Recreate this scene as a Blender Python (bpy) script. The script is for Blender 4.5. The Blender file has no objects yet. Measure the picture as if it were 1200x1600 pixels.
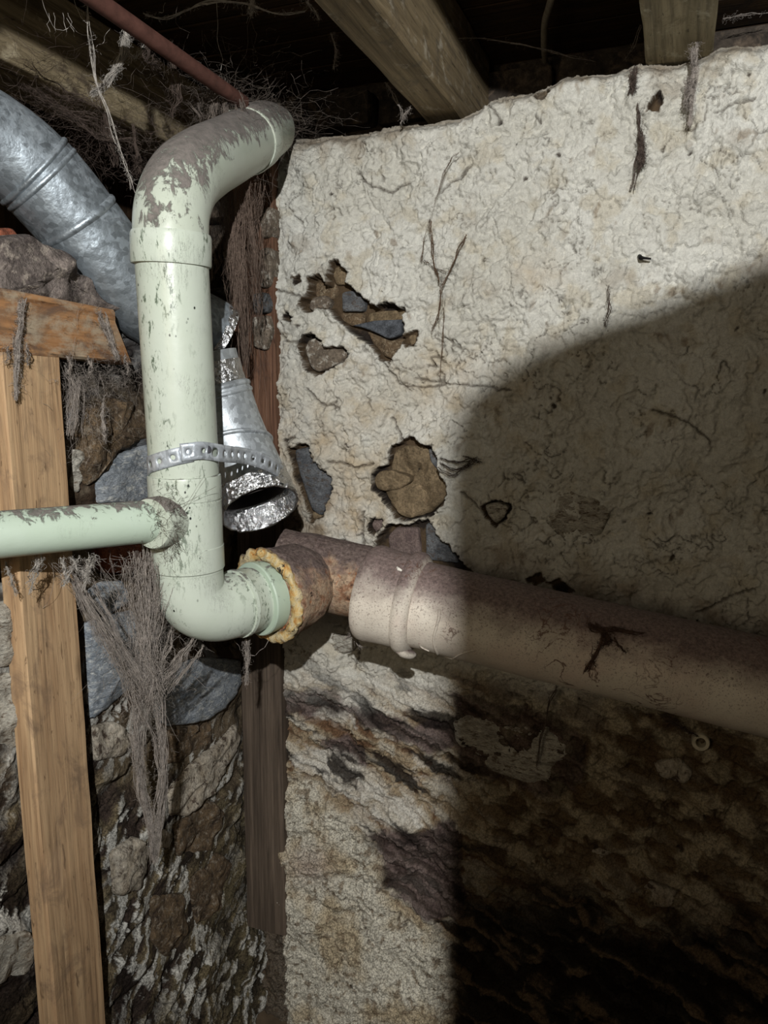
import bpy, bmesh, math, random
import numpy as np
from mathutils import Vector, Matrix, noise as mnoise

random.seed(7)
RNG = np.random.default_rng(11)
scene = bpy.context.scene
C = scene.collection

# ------------------------------------------------------------------ camera
CAM = Vector((0.90, -1.546, 1.62))
YAW, PITCH, FPX = math.radians(20.8), math.radians(8.5), 1200.0
cam_data = bpy.data.cameras.new('camera')
cam_data.sensor_fit = 'VERTICAL'
cam_data.sensor_height = 36.0
cam_data.lens = 36.0 * FPX / 1600.0
cam_data.clip_start = 0.02
cam = bpy.data.objects.new('camera', cam_data)
cam.location = CAM
cam.rotation_euler = (math.pi / 2 - PITCH, 0, YAW)
C.objects.link(cam)
scene.camera = cam

# ------------------------------------------------------------------ world, light, exposure
world = bpy.data.worlds.new('dim_cellar')
world.use_nodes = True
wb = world.node_tree.nodes['Background']
wb.inputs[0].default_value = (1.0, 0.84, 0.64, 1)
wb.inputs[1].default_value = 0.035
scene.world = world

LAMP = Vector((1.12, -2.15, 2.14))
def lamp(name, kind, loc, target, energy, color):
    d = bpy.data.lights.new(name, kind); d.energy = energy; d.color = color
    o = bpy.data.objects.new(name, d); o.location = loc
    o.rotation_euler = (Vector(target) - Vector(loc)).to_track_quat('-Z', 'Y').to_euler()
    C.objects.link(o); return d
ld = lamp('inspection_light', 'SPOT', LAMP, (0.78, -0.05, 1.60), 180.0, (1.0, 1.0, 0.985))
ld.shadow_soft_size = 0.011
ld.spot_size = math.radians(92)
ld.spot_blend = 0.7
fd = lamp('fill_light', 'AREA', (0.50, -2.35, 1.78), (0.75, 0.0, 1.45), 4.6, (1.0, 0.83, 0.59))  # warm fill added to lift the shaded part of the wall
fd.shape = 'DISK'; fd.size = 0.45

scene.view_settings.view_transform = 'Standard'
scene.view_settings.look = 'None'
scene.view_settings.exposure = 0.0
scene.view_settings.gamma = 1.0
scene.view_settings.use_curve_mapping = False

# ------------------------------------------------------------------ measuring helpers
R3 = cam.rotation_euler.to_matrix()

def ray(px, py):
    return R3 @ Vector(((px - 600.0) / FPX, (800.0 - py) / FPX, -1.0))

def D(px, py, depth):
    return CAM + ray(px, py) * depth

def on_x(px, py, x):
    r = ray(px, py)
    return CAM + r * ((x - CAM.x) / r.x)

def on_y(px, py, y):
    r = ray(px, py)
    return CAM + r * ((y - CAM.y) / r.y)

def on_z(px, py, z):
    r = ray(px, py)
    return CAM + r * ((z - CAM.z) / r.z)

def srgb(r, g, b):
    def f(c):
        c /= 255.0
        return c / 12.92 if c <= 0.04045 else ((c + 0.055) / 1.055) ** 2.4
    return (f(r), f(g), f(b))

# ------------------------------------------------------------------ object helpers
def thing(name, label, cat, loc=(0, 0, 0), group=None):
    o = bpy.data.objects.new(name, None)
    o.empty_display_size = 0.05
    o.location = loc
    C.objects.link(o)
    return tag(o, label, cat, group)

def tag(o, label, cat, group=None, kind=None):
    o['label'] = label
    if cat: o['category'] = cat
    if group: o['group'] = group
    if kind: o['kind'] = kind
    return o

def mesh_obj(name, verts, faces, mat, parent=None, smooth=True, sharp=35):
    me = bpy.data.meshes.new(name)
    me.from_pydata([tuple(v) for v in verts], [], faces)
    me.update()
    o = bpy.data.objects.new(name, me)
    if mat: me.materials.append(mat)
    if smooth:
        me.polygons.foreach_set('use_smooth', [True] * len(me.polygons))
        if sharp: me.set_sharp_from_angle(angle=math.radians(sharp))
    C.objects.link(o)
    if parent:
        o.parent = parent
        o.matrix_parent_inverse = Matrix.Translation(-parent.location)
    return o

class MB:
    """collects shapes into one mesh"""
    def __init__(s): s.v, s.f = [], []
    def add(s, vs, fs):
        b = len(s.v); s.v += [Vector(v) for v in vs]; s.f += [tuple(i + b for i in f) for f in fs]
    def build(s, name, mat, parent=None, smooth=True, sharp=35):
        return mesh_obj(name, s.v, s.f, mat, parent, smooth, sharp)

def frames(pts):
    pts = [Vector(p) for p in pts]
    T = []
    for i in range(len(pts)):
        lo_, hi_ = max(i - 1, 0), min(i + 1, len(pts) - 1)
        while (pts[hi_] - pts[lo_]).length < 1e-9 and hi_ < len(pts) - 1: hi_ += 1
        t = pts[hi_] - pts[lo_]
        if t.length < 1e-9: t = T[-1]
        t = t.normalized()
        if T and t.dot(T[-1]) < 0: t = -t
        T.append(t)
    up = Vector((0, 0, 1)) if abs(T[0].z) < 0.9 else Vector((0, 1, 0))
    n = (up - T[0] * up.dot(T[0])).normalized()
    out = []
    for i, p in enumerate(pts):
        n = (n - T[i] * n.dot(T[i])).normalized()
        out.append((p, n, T[i].cross(n)))
    return out

def sweep(pts, radii, seg=40, cap=(True, True), disp=None, tang=None):
    """tube along pts; radii per point; disp(p, i, j) adds to the radius"""
    fr = frames(pts)
    if not hasattr(radii, '__len__'): radii = [radii] * len(pts)
    vs, fs = [], []
    for i, (p, n, b) in enumerate(fr):
        for j in range(seg):
            a = 2 * math.pi * j / seg
            d = n * math.cos(a) + b * math.sin(a)
            r = radii[i]
            if disp: r += disp(p + d * r, i, j)
            vs.append(p + d * r)
    for i in range(len(fr) - 1):
        for j in range(seg):
            k = (j + 1) % seg
            fs.append((i * seg + j, i * seg + k, (i + 1) * seg + k, (i + 1) * seg + j))
    if cap[0]:
        vs.append(fr[0][0]); c = len(vs) - 1
        fs += [(c, (j + 1) % seg, j) for j in range(seg)]
    if cap[1]:
        vs.append(fr[-1][0]); c = len(vs) - 1; o = (len(fr) - 1) * seg
        fs += [(c, o + j, o + (j + 1) % seg) for j in range(seg)]
    return vs, fs

def spline(pts, n=8):
    pts = [Vector(p) for p in pts]
    out = []
    for i in range(len(pts) - 1):
        p0, p1, p2, p3 = pts[max(i - 1, 0)], pts[i], pts[i + 1], pts[min(i + 2, len(pts) - 1)]
        if i == 0: p0 = p1 * 2 - p2
        if i == len(pts) - 2: p3 = p2 * 2 - p1
        for k in range(n):
            t = k / n
            out.append(0.5 * ((2 * p1) + (p2 - p0) * t + (2 * p0 - 5 * p1 + 4 * p2 - p3) * t * t + (3 * p1 - p0 - 3 * p2 + p3) * t ** 3))
    out.append(pts[-1])
    return out

def straight(a, b, stations):
    """stations: (metres from a, radius) -> points, radii along the axis a->b"""
    d = (b - a).normalized()
    return [a + d * s for s, r in stations], [r for s, r in stations]

# ------------------------------------------------------------------ material helpers
def new_mat(name):
    m = bpy.data.materials.new(name)
    m.use_nodes = True
    nt = m.node_tree
    return m, nt, nt.nodes['Principled BSDF']

class NG:
    def __init__(s, nt): s.nt = nt
    def n(s, t, **kw):
        nd = s.nt.nodes.new(t)
        for k, v in kw.items():
            if k.startswith('i_'):
                key = k[2:]
                key = int(key) if key.isdigit() else key.replace('_', ' ')
                nd.inputs[key].default_value = v
            else: setattr(nd, k, v)
        return nd
    def l(s, a, b): s.nt.links.new(a, b)
    def coord(s, scale=(1, 1, 1), kind='Object'):
        tc = s.n('ShaderNodeTexCoord'); mp = s.n('ShaderNodeMapping')
        mp.inputs['Scale'].default_value = scale
        s.l(tc.outputs[kind], mp.inputs[0]); return mp.outputs[0]
    def noise(s, vec, scale, detail=5, rough=0.6, dist=0.0):
        nd = s.n('ShaderNodeTexNoise'); nd.inputs['Scale'].default_value = scale
        nd.inputs['Detail'].default_value = detail; nd.inputs['Roughness'].default_value = rough
        nd.inputs['Distortion'].default_value = dist
        s.l(vec, nd.inputs['Vector']); return nd.outputs['Fac']
    def voro(s, vec, scale, feature='F1', out='Distance', rand=1.0):
        nd = s.n('ShaderNodeTexVoronoi', feature=feature); nd.inputs['Scale'].default_value = scale
        nd.inputs['Randomness'].default_value = rand
        s.l(vec, nd.inputs['Vector']); return nd.outputs[out]
    def ramp(s, fac, stops):
        nd = s.n('ShaderNodeValToRGB'); cr = nd.color_ramp
        while len(cr.elements) < len(stops): cr.elements.new(0.5)
        for e, (p, c) in zip(cr.elements, stops):
            e.position = p
            e.color = (c, c, c, 1) if not hasattr(c, '__len__') else (*c, 1)
        s.l(fac, nd.inputs[0]); return nd.outputs[0]
    def mix(s, fac, a, b, blend='MIX'):
        nd = s.n('ShaderNodeMix', data_type='RGBA', blend_type=blend)
        for sock, val in ((nd.inputs[0], fac), (nd.inputs[6], a), (nd.inputs[7], b)):
            if hasattr(val, 'links') or hasattr(val, 'is_linked'): s.l(val, sock)
            elif hasattr(val, '__len__'): sock.default_value = (*val, 1) if len(val) == 3 else val
            else: sock.default_value = val
        return nd.outputs[2]
    def math(s, op, a, b=0.0, clamp=False):
        nd = s.n('ShaderNodeMath', operation=op, use_clamp=clamp)
        for sock, val in ((nd.inputs[0], a), (nd.inputs[1], b)):
            if hasattr(val, 'is_linked'): s.l(val, sock)
            else: sock.default_value = val
        return nd.outputs[0]
    def bump(s, height, strength, dist, prev=None):
        nd = s.n('ShaderNodeBump'); nd.inputs['Strength'].default_value = strength
        nd.inputs['Distance'].default_value = dist
        s.l(height, nd.inputs['Height'])
        if prev is not None: s.l(prev, nd.inputs['Normal'])
        return nd.outputs[0]
    def upness(s):
        """how far a surface faces up (for settled dust)"""
        g = s.n('ShaderNodeNewGeometry'); sp = s.n('ShaderNodeSeparateXYZ')
        s.l(g.outputs['Normal'], sp.inputs[0]); return sp.outputs['Z']
    def world(s):
        return s.n('ShaderNodeNewGeometry').outputs['Position']

def mat_wall():
    m, nt, b = new_mat('wall_surface'); g = NG(nt)
    at = g.n('ShaderNodeAttribute', attribute_name='col')
    gr = g.n('ShaderNodeAttribute', attribute_name='grain')
    w = g.coord()
    f1 = g.noise(w, 420, 4, 0.7); f2 = g.noise(w, 130, 5, 0.65)
    v = g.ramp(f1, [(0.3, 0.88), (0.7, 1.10)])
    c = g.mix(1.0, at.outputs['Color'], v, 'MULTIPLY')
    c2 = g.mix(1.0, c, g.ramp(f2, [(0.3, 0.87), (0.68, 1.10)]), 'MULTIPLY')
    # coarse salt-and-grit grain where the plaster has turned to crumbs
    sp = g.ramp(g.noise(w, 260, 3, 0.75), [(0.42, 0.45), (0.54, 1.18)])
    c3 = g.mix(gr.outputs['Fac'], c2, g.mix(1.0, c2, sp, 'MULTIPLY'))
    g.l(c3, b.inputs['Base Color'])
    b.inputs['Roughness'].default_value = 0.92
    b.inputs['Specular IOR Level'].default_value = 0.12
    n1 = g.bump(g.noise(w, 75, 6, 0.6, 0.8), 0.55, 0.009)
    wk = g.noise(g.coord((1, 1, 0.5)), 210, 4, 0.6, 1.2)
    n2 = g.bump(wk, 0.55, 0.0035, g.bump(f1, 0.25, 0.0015, n1))
    g.l(n2, b.inputs['Normal'])
    return m

def mat_stone(name, ca, cb, cc=None, scale=30, bump=0.5, stretch=(1, 1, 1), rough=0.85):
    m, nt, b = new_mat(name); g = NG(nt)
    w = g.coord(stretch)
    a = g.noise(w, scale, 7, 0.65, 0.6); f = g.noise(w, scale * 7, 4, 0.7)
    c = g.ramp(a, [(0.32, ca), (0.62, cb)])
    if cc: c = g.mix(g.ramp(g.noise(w, scale * 2.3, 6, 0.7, 0.4), [(0.52, 0.0), (0.62, 1.0)]), c, cc)
    c = g.mix(1.0, c, g.ramp(f, [(0.3, 0.5), (0.7, 1.35)]), 'MULTIPLY')
    g.l(c, b.inputs['Base Color'])
    b.inputs['Roughness'].default_value = rough
    b.inputs['Specular IOR Level'].default_value = 0.25
    g.l(g.bump(f, bump, 0.003, g.bump(a, bump, 0.012)), b.inputs['Normal'])
    return m

def mat_wood(name, ca, cb, dirt=(0.12, 0.10, 0.085), dirt_amt=0.45, grain=(1, 1, 1), damp=None, rough=0.75, band=None, stain=None):
    """long grain runs along local Z"""
    m, nt, b = new_mat(name); g = NG(nt)
    w = g.coord((26 * grain[0], 26 * grain[1], 1.3 * grain[2]))
    a = g.noise(w, 1.6, 6, 0.62, 1.4)
    fine = g.noise(g.coord((170, 170, 5)), 1.0, 4, 0.7)
    c = g.ramp(a, [(0.30, ca), (0.66, cb)])
    c = g.mix(1.0, c, g.ramp(fine, [(0.32, 0.6), (0.5, 1.0), (0.7, 1.18)]), 'MULTIPLY')
    # knots
    kn = g.voro(g.coord((11, 11, 5)), 1.0)
    c = g.mix(g.ramp(kn, [(0.06, 0.85), (0.16, 0.0)]), c, tuple(x * 0.35 for x in ca))
    fk = g.noise(g.coord((120, 120, 24)), 1.0, 3, 0.6, 0.5)
    c = g.mix(g.ramp(fk, [(0.64, 0.0), (0.70, 0.75)]), c, tuple(x * 0.38 for x in ca))
    d = g.noise(g.coord((7, 7, 4)), 2.2, 8, 0.7, 0.8)
    c = g.mix(g.ramp(d, [(1.0 - dirt_amt - 0.02, 0.0), (1.0 - dirt_amt + 0.13, 0.8)]), c, dirt)
    if stain:
        sd = g.noise(g.coord((12, 12, 8)), 1.9, 9, 0.72, 0.25)
        c = g.mix(g.ramp(sd, [(stain[1] - 0.02, 0.0), (stain[1] + 0.12, 0.85)]), c, stain[0])
    if damp:   # (z of the tide mark, darkened colour)
        sp = g.n('ShaderNodeSeparateXYZ'); g.l(g.world(), sp.inputs[0])
        z = g.math('ADD', sp.outputs['Z'], g.math('MULTIPLY', d, 0.16))
        k = g.n('ShaderNodeMapRange', i_1=damp[0] + 0.14, i_2=damp[0] + 0.02, i_3=0.0, i_4=0.93)
        g.l(z, k.inputs[0])
        dk = g.mix(1.0, g.ramp(a, [(0.35, damp[1]), (0.68, tuple(x * 2.2 for x in damp[1]))]), g.ramp(fine, [(0.3, 0.6), (0.72, 1.4)]), 'MULTIPLY')
        c = g.mix(k.outputs[0], c, dk)
    g.l(c, b.inputs['Base Color'])
    b.inputs['Roughness'].default_value = rough
    b.inputs['Specular IOR Level'].default_value = 0.2
    g.l(g.bump(fine, 0.4, 0.0015, g.bump(a, 0.35, 0.004)), b.inputs['Normal'])
    return m

def mat_plastic(name, base, dust=0.55, dustcol=(0.16, 0.135, 0.125), mould=False, rough=0.34, lo=0.15):
    m, nt, b = new_mat(name); g = NG(nt)
    w = g.coord()
    big = g.noise(w, 9, 5, 0.6)
    c = g.mix(g.ramp(big, [(0.35, 0.0), (0.7, 0.5)]), base, tuple(x * y for x, y in zip(base, (0.84, 0.88, 0.80))))
    # scratches and hair stuck to the plastic
    scr = g.noise(g.coord((60, 60, 7)), 1.5, 6, 0.75, 2.2)
    band = g.math('ABSOLUTE', g.math('SUBTRACT', scr, 0.5))
    msk = g.math('MULTIPLY', g.ramp(band, [(0.004, 0.8), (0.012, 0.0)]), g.ramp(g.noise(w, 16, 3, 0.5), [(0.54, 0.0), (0.64, 1.0)]))
    c = g.mix(msk, c, (0.06, 0.055, 0.05))
    if mould:
        sp = g.noise(g.coord((120, 120, 42)), 1.0, 4, 0.75, 0.3)
        area = g.ramp(g.noise(g.coord((13, 13, 3.0)), 1.1, 3, 0.5), [(0.44, 0.0), (0.60, 1.0)])
        mk = g.math('MULTIPLY', g.ramp(sp, [(0.555, 0.0), (0.62, 0.85)]), area)
        c = g.mix(mk, c, (0.045, 0.075, 0.04))
        dots = g.voro(g.coord((85, 85, 60)), 1.0)
        mk2 = g.math('MULTIPLY', g.ramp(dots, [(0.10, 1.0), (0.17, 0.0)]), g.ramp(g.noise(g.coord((26, 26, 9)), 1.0, 3, 0.6), [(0.52, 0.0), (0.58, 1.0)]))
        c = g.mix(mk2, c, (0.012, 0.014, 0.012))
    # settled dust on what faces up
    up = g.upness()
    dn = g.noise(g.coord((24, 24, 12)), 1.8, 10, 0.76, 0.5)
    s = g.math('ADD', g.math('MULTIPLY', up, dust), g.math('MULTIPLY', g.math('SUBTRACT', dn, 0.5), 2.3))
    dm = g.ramp(s, [(lo, 0.0), (lo + 0.13, 0.92)])
    dcol = g.mix(g.ramp(g.noise(w, 70, 5, 0.7), [(0.35, 0.0), (0.65, 1.0)]), tuple(x * 0.65 for x in dustcol), tuple(x * 1.35 for x in dustcol))
    c = g.mix(dm, c, dcol)
    g.l(c, b.inputs['Base Color'])
    g.l(g.ramp(dm, [(0.0, rough), (0.8, 0.95)]), b.inputs['Roughness'])
    b.inputs['Specular IOR Level'].default_value = 0.45
    fine = g.noise(w, 300, 3, 0.7)
    bb = g.bump(g.noise(w, 35, 4, 0.55), 0.12, 0.006)
    h = g.math('MULTIPLY', g.math('ADD', fine, 0.6), dm)
    g.l(g.bump(h, 0.7, 0.0025, bb), b.inputs['Normal'])
    return m

def mat_zinc(name, base=(0.46, 0.51, 0.56), dust=0.5, lo=0.1, rough=0.36, dustcol=(0.17, 0.165, 0.16), crumple=0.12, metal=0.8):
    m, nt, b = new_mat(name); g = NG(nt)
    w = g.coord()
    sp = g.voro(w, 120, out='Color')
    spv = g.n('ShaderNodeSeparateXYZ'); g.l(sp, spv.inputs[0])
    c = g.mix(1.0, base, g.ramp(spv.outputs['X'], [(0.0, 0.72), (1.0, 1.2)]), 'MULTIPLY')
    up = g.upness(); dn = g.noise(w, 34, 9, 0.72, 0.5)
    s = g.math('ADD', g.math('MULTIPLY', up, dust), g.math('MULTIPLY', g.math('SUBTRACT', dn, 0.5), 1.4))
    dm = g.ramp(s, [(lo, 0.0), (lo + 0.3, 0.85)])
    dcol = g.mix(g.ramp(g.noise(w, 110, 5, 0.75), [(0.38, 0.0), (0.62, 1.0)]), tuple(x * 0.5 for x in dustcol), tuple(x * 1.5 for x in dustcol))
    c = g.mix(dm, c, dcol)
    g.l(c, b.inputs['Base Color'])
    g.l(g.ramp(dm, [(0.0, metal), (0.8, 0.05)]), b.inputs['Metallic'])
    g.l(g.math('ADD', g.ramp(dm, [(0.0, rough), (0.8, 0.85)]), g.math('MULTIPLY', spv.outputs['Y'], 0.14)), b.inputs['Roughness'])
    n = g.bump(g.noise(w, 26, 4, 0.5), crumple, 0.02)
    g.l(g.bump(g.noise(w, 320, 3, 0.7), 0.18, 0.0015, n), b.inputs['Normal'])
    return m

def mat_foil():
    m, nt, b = new_mat('foil_tape'); g = NG(nt)
    w = g.coord()
    b.inputs['Base Color'].default_value = (0.68, 0.69, 0.70, 1)
    b.inputs['Metallic'].default_value = 1.0
    b.inputs['Roughness'].default_value = 0.25
    v = g.voro(g.coord((1, 1, 0.6)), 85, 'F1'); n = g.noise(w, 90, 4, 0.65, 1.2)
    g.l(g.bump(n, 0.8, 0.006, g.bump(v, 0.45, 0.006)), b.inputs['Normal'])
    return m

def mat_iron():
    m, nt, b = new_mat('rusty_cast_iron'); g = NG(nt)
    w = g.coord()
    a = g.noise(w, 20, 7, 0.68, 0.8)
    c = g.ramp(a, [(0.30, srgb(88, 60, 46)), (0.40, srgb(142, 106, 82)), (0.50, srgb(170, 148, 124)), (0.60, srgb(158, 130, 110)), (0.72, srgb(96, 70, 58))])
    r = g.ramp(g.noise(w, 38, 7, 0.72, 0.5), [(0.57, 0.0), (0.64, 0.85)])
    c = g.mix(r, c, srgb(160, 92, 44))
    c = g.mix(1.0, c, g.ramp(g.noise(w, 130, 5, 0.75), [(0.34, 0.5), (0.66, 1.3)]), 'MULTIPLY')
    k = g.ramp(g.noise(w, 60, 6, 0.72, 0.4), [(0.60, 0.0), (0.66, 1.0)])
    c = g.mix(k, c, (0.02, 0.015, 0.013))
    up = g.upness()
    s = g.math('ADD', g.math('MULTIPLY', up, 0.75), g.math('MULTIPLY', g.math('SUBTRACT', g.noise(w, 24, 8, 0.7), 0.5), 1.1))
    dm = g.ramp(s, [(0.22, 0.0), (0.48, 0.93)])
    dc = g.ramp(g.noise(w, 150, 5, 0.7), [(0.36, srgb(66, 56, 55)), (0.64, srgb(120, 106, 102)), (0.74, srgb(165, 150, 140))])
    c = g.mix(dm, c, dc)
    g.l(c, b.inputs['Base Color'])
    b.inputs['Roughness'].default_value = 0.85
    b.inputs['Specular IOR Level'].default_value = 0.2
    g.l(g.bump(g.noise(w, 170, 5, 0.75), 0.7, 0.004, g.bump(a, 0.5, 0.01)), b.inputs['Normal'])
    return m

def mat_crust():
    m, nt, b = new_mat('rust_crust'); g = NG(nt)
    w = g.coord()
    a = g.noise(w, 55, 7, 0.7, 0.6)
    c = g.ramp(a, [(0.28, srgb(84, 56, 32)), (0.38, srgb(186, 130, 62)), (0.48, srgb(204, 176, 118)), (0.58, srgb(206, 192, 156)), (0.72, srgb(140, 108, 76))])
    k = g.ramp(g.noise(w, 42, 6, 0.7, 0.4), [(0.585, 0.0), (0.625, 1.0)])
    c = g.mix(k, c, (0.02, 0.014, 0.01))
    up = g.upness()
    s = g.math('ADD', g.math('MULTIPLY', up, 0.55), g.math('MULTIPLY', g.math('SUBTRACT', g.noise(w, 45, 7, 0.7), 0.5), 1.2))
    c = g.mix(g.ramp(s, [(0.30, 0.0), (0.55, 0.75)]), c, srgb(98, 84, 78))
    g.l(c, b.inputs['Base Color']); b.inputs['Roughness'].default_value = 0.9
    g.l(g.bump(a, 0.9, 0.008), b.inputs['Normal'])
    return m

def mat_painted_pipe():
    m, nt, b = new_mat('painted_clay'); g = NG(nt)
    w = g.coord()
    c = g.ramp(g.noise(w, 12, 6, 0.65), [(0.35, srgb(198, 188, 174)), (0.65, srgb(216, 208, 194))])
    c = g.mix(g.ramp(g.noise(w, 7, 4, 0.6), [(0.5, 0.0), (0.68, 0.65)]), c, srgb(206, 186, 174))
    sp = g.ramp(g.noise(w, 300, 4, 0.75), [(0.555, 0.0), (0.61, 1.0)])
    up = g.upness()
    area = g.n('ShaderNodeMapRange', i_1=-0.75, i_2=0.75, i_3=0.15, i_4=1.0); g.l(up, area.inputs[0])
    c = g.mix(g.math('MULTIPLY', sp, area.outputs[0]), c, srgb(84, 66, 60))
    s = g.math('ADD', g.math('MULTIPLY', up, 0.9), g.math('MULTIPLY', g.math('SUBTRACT', g.noise(w, 20, 8, 0.72, 0.5), 0.5), 1.0))
    dm = g.ramp(s, [(0.04, 0.0), (0.60, 0.95)])
    dc = g.ramp(g.noise(w, 180, 6, 0.75), [(0.36, srgb(78, 64, 62)), (0.62, srgb(128, 110, 106)), (0.74, srgb(170, 152, 142))])
    c = g.mix(dm, c, dc)
    # drip trails
    dr = g.noise(w, 15, 4, 0.55, 1.5)
    bd = g.math('ABSOLUTE', g.math('SUBTRACT', dr, 0.5))
    mk = g.math('MULTIPLY', g.ramp(bd, [(0.006, 0.85), (0.016, 0.0)]), g.ramp(g.noise(w, 8, 2, 0.5), [(0.5, 0.0), (0.6, 1.0)]))
    c = g.mix(mk, c, srgb(96, 70, 58))
    g.l(c, b.inputs['Base Color']); b.inputs['Roughness'].default_value = 0.7
    b.inputs['Specular IOR Level'].default_value = 0.3
    g.l(g.bump(g.noise(w, 260, 4, 0.7), 0.4, 0.0018, g.bump(g.noise(w, 30, 4, 0.6), 0.2, 0.006)), b.inputs['Normal'])
    return m

def mat_plain(name, col, rough=0.8, metal=0.0, var=0.3, scale=60, bump=0.2):
    m, nt, b = new_mat(name); g = NG(nt)
    w = g.coord(); f = g.noise(w, scale, 6, 0.65)
    g.l(g.mix(1.0, col, g.ramp(f, [(0.3, 1 - var), (0.7, 1 + var)]), 'MULTIPLY'), b.inputs['Base Color'])
    b.inputs['Roughness'].default_value = rough; b.inputs['Metallic'].default_value = metal
    b.inputs['Specular IOR Level'].default_value = 0.25
    g.l(g.bump(f, bump, 0.004), b.inputs['Normal'])
    return m

# ------------------------------------------------------------------ array noise for the walls
def _hash(ix, iy, seed):
    h = (ix.astype(np.int64) * 374761393 + iy.astype(np.int64) * 668265263 + seed * 1442695041) & 0xFFFFFFFF
    h = ((h ^ (h >> 13)) * 1274126177) & 0xFFFFFFFF
    return (h ^ (h >> 16)) & 0xFFFFFFFF

def vnoise(x, y, seed=0):
    """gradient noise, about -1..1"""
    x0 = np.floor(x); y0 = np.floor(y)
    fx = (x - x0).astype(np.float32); fy = (y - y0).astype(np.float32)
    ux = fx * fx * fx * (fx * (fx * 6 - 15) + 10); uy = fy * fy * fy * (fy * (fy * 6 - 15) + 10)
    def gr(dx, dy):
        a = _hash(x0 + dx, y0 + dy, seed).astype(np.float32) * np.float32(2 * math.pi / 4294967296.0)
        return np.cos(a) * (fx - dx) + np.sin(a) * (fy - dy)
    a = gr(0, 0); b = gr(1, 0); c = gr(0, 1); d = gr(1, 1)
    return ((a + (b - a) * ux) * (1 - uy) + (c + (d - c) * ux) * uy) * 1.5

def fbm(x, y, scale, octv=5, seed=0, gain=0.5, lac=2.03):
    s = 0; a = 1.0; t = 0
    for o in range(octv):
        s = s + a * vnoise(x * scale + o * 17.3, y * scale - o * 9.1, seed + o * 13); t += a
        a *= gain; scale *= lac
    return s / t

def ridged(x, y, scale, octv=4, seed=0, gain=0.55):
    s = 0; a = 1.0; t = 0
    for o in range(octv):
        s = s + a * (1 - np.abs(vnoise(x * scale + o * 5.3, y * scale + o * 3.7, seed + o * 7)) * 1.6); t += a
        a *= gain; scale *= 2.1
    return s / t

def worley(x, y, scale, seed=0):
    x = x * scale; y = y * scale
    x0 = np.floor(x); y0 = np.floor(y)
    f1 = np.full(x.shape, 9.0, np.float32); f2 = f1.copy(); cid = np.zeros(x.shape, np.float32)
    for dx in (-1, 0, 1):
        for dy in (-1, 0, 1):
            h = _hash(x0 + dx, y0 + dy, seed); h2 = _hash(x0 + dx, y0 + dy, seed + 77)
            px = x0 + dx + (h & 0xFFFF) / 65536.0; py = y0 + dy + (h2 & 0xFFFF) / 65536.0
            d = np.sqrt((px - x) ** 2 + (py - y) ** 2).astype(np.float32)
            near = d < f1
            f2 = np.where(near, f1, np.minimum(f2, d)); cid = np.where(near, (h >> 16) / 65536.0, cid); f1 = np.where(near, d, f1)
    return f1, f2, cid

def sst(a, b, x):
    t = np.clip((x - a) / (b - a), 0, 1); return t * t * (3 - 2 * t)

def inpoly(U, V, poly, pad=60):
    """signed distance in photo pixels (negative inside), far = +pad"""
    P = np.array(poly, np.float32); out = np.full(U.shape, float(pad), np.float32)
    m = (U > P[:, 0].min() - pad) & (U < P[:, 0].max() + pad) & (V > P[:, 1].min() - pad) & (V < P[:, 1].max() + pad)
    u, v = U[m], V[m]
    if u.size == 0: return out
    d = np.full(u.shape, 1e9, np.float32); ins = np.zeros(u.shape, bool)
    n = len(P)
    for i in range(n):
        ax, ay = P[i]; bx, by = P[(i + 1) % n]
        ex, ey = bx - ax, by - ay; L = ex * ex + ey * ey + 1e-6
        t = np.clip(((u - ax) * ex + (v - ay) * ey) / L, 0, 1)
        d = np.minimum(d, (u - ax - t * ex) ** 2 + (v - ay - t * ey) ** 2)
        cr = (ay > v) != (by > v)
        with np.errstate(divide='ignore', invalid='ignore'):
            xx = ax + (v - ay) / (by - ay if by != ay else 1e-6) * ex
        ins ^= cr & (u < xx)
    d = np.sqrt(d); d[ins] *= -1
    out[m] = np.minimum(d, pad); return out

def polyline_d(U, V, pts, pad=40):
    P = np.array(pts, np.float32); out = np.full(U.shape, float(pad), np.float32)
    m = (U > P[:, 0].min() - pad) & (U < P[:, 0].max() + pad) & (V > P[:, 1].min() - pad) & (V < P[:, 1].max() + pad)
    u, v = U[m], V[m]
    if u.size == 0: return out
    d = np.full(u.shape, 1e9, np.float32)
    for i in range(len(P) - 1):
        ax, ay = P[i]; bx, by = P[i + 1]; ex, ey = bx - ax, by - ay; L = ex * ex + ey * ey + 1e-6
        t = np.clip(((u - ax) * ex + (v - ay) * ey) / L, 0, 1)
        d = np.minimum(d, (u - ax - t * ex) ** 2 + (v - ay - t * ey) ** 2)
    out[m] = np.minimum(np.sqrt(d), pad); return out

def project(X, Y, Z):
    M = np.array(R3.transposed()); q = np.stack([X - CAM.x, Y - CAM.y, Z - CAM.z]).reshape(3, -1)
    c = M @ q; dz = np.maximum(-c[2], 0.05)
    return (600 + FPX * c[0] / dz).reshape(X.shape).astype(np.float32), (800 - FPX * c[1] / dz).reshape(X.shape).astype(np.float32)

def lerp(a, b, m):
    return a + (b - a) * m[..., None]

def col(rgb): return np.array(srgb(*rgb), np.float32)

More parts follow.
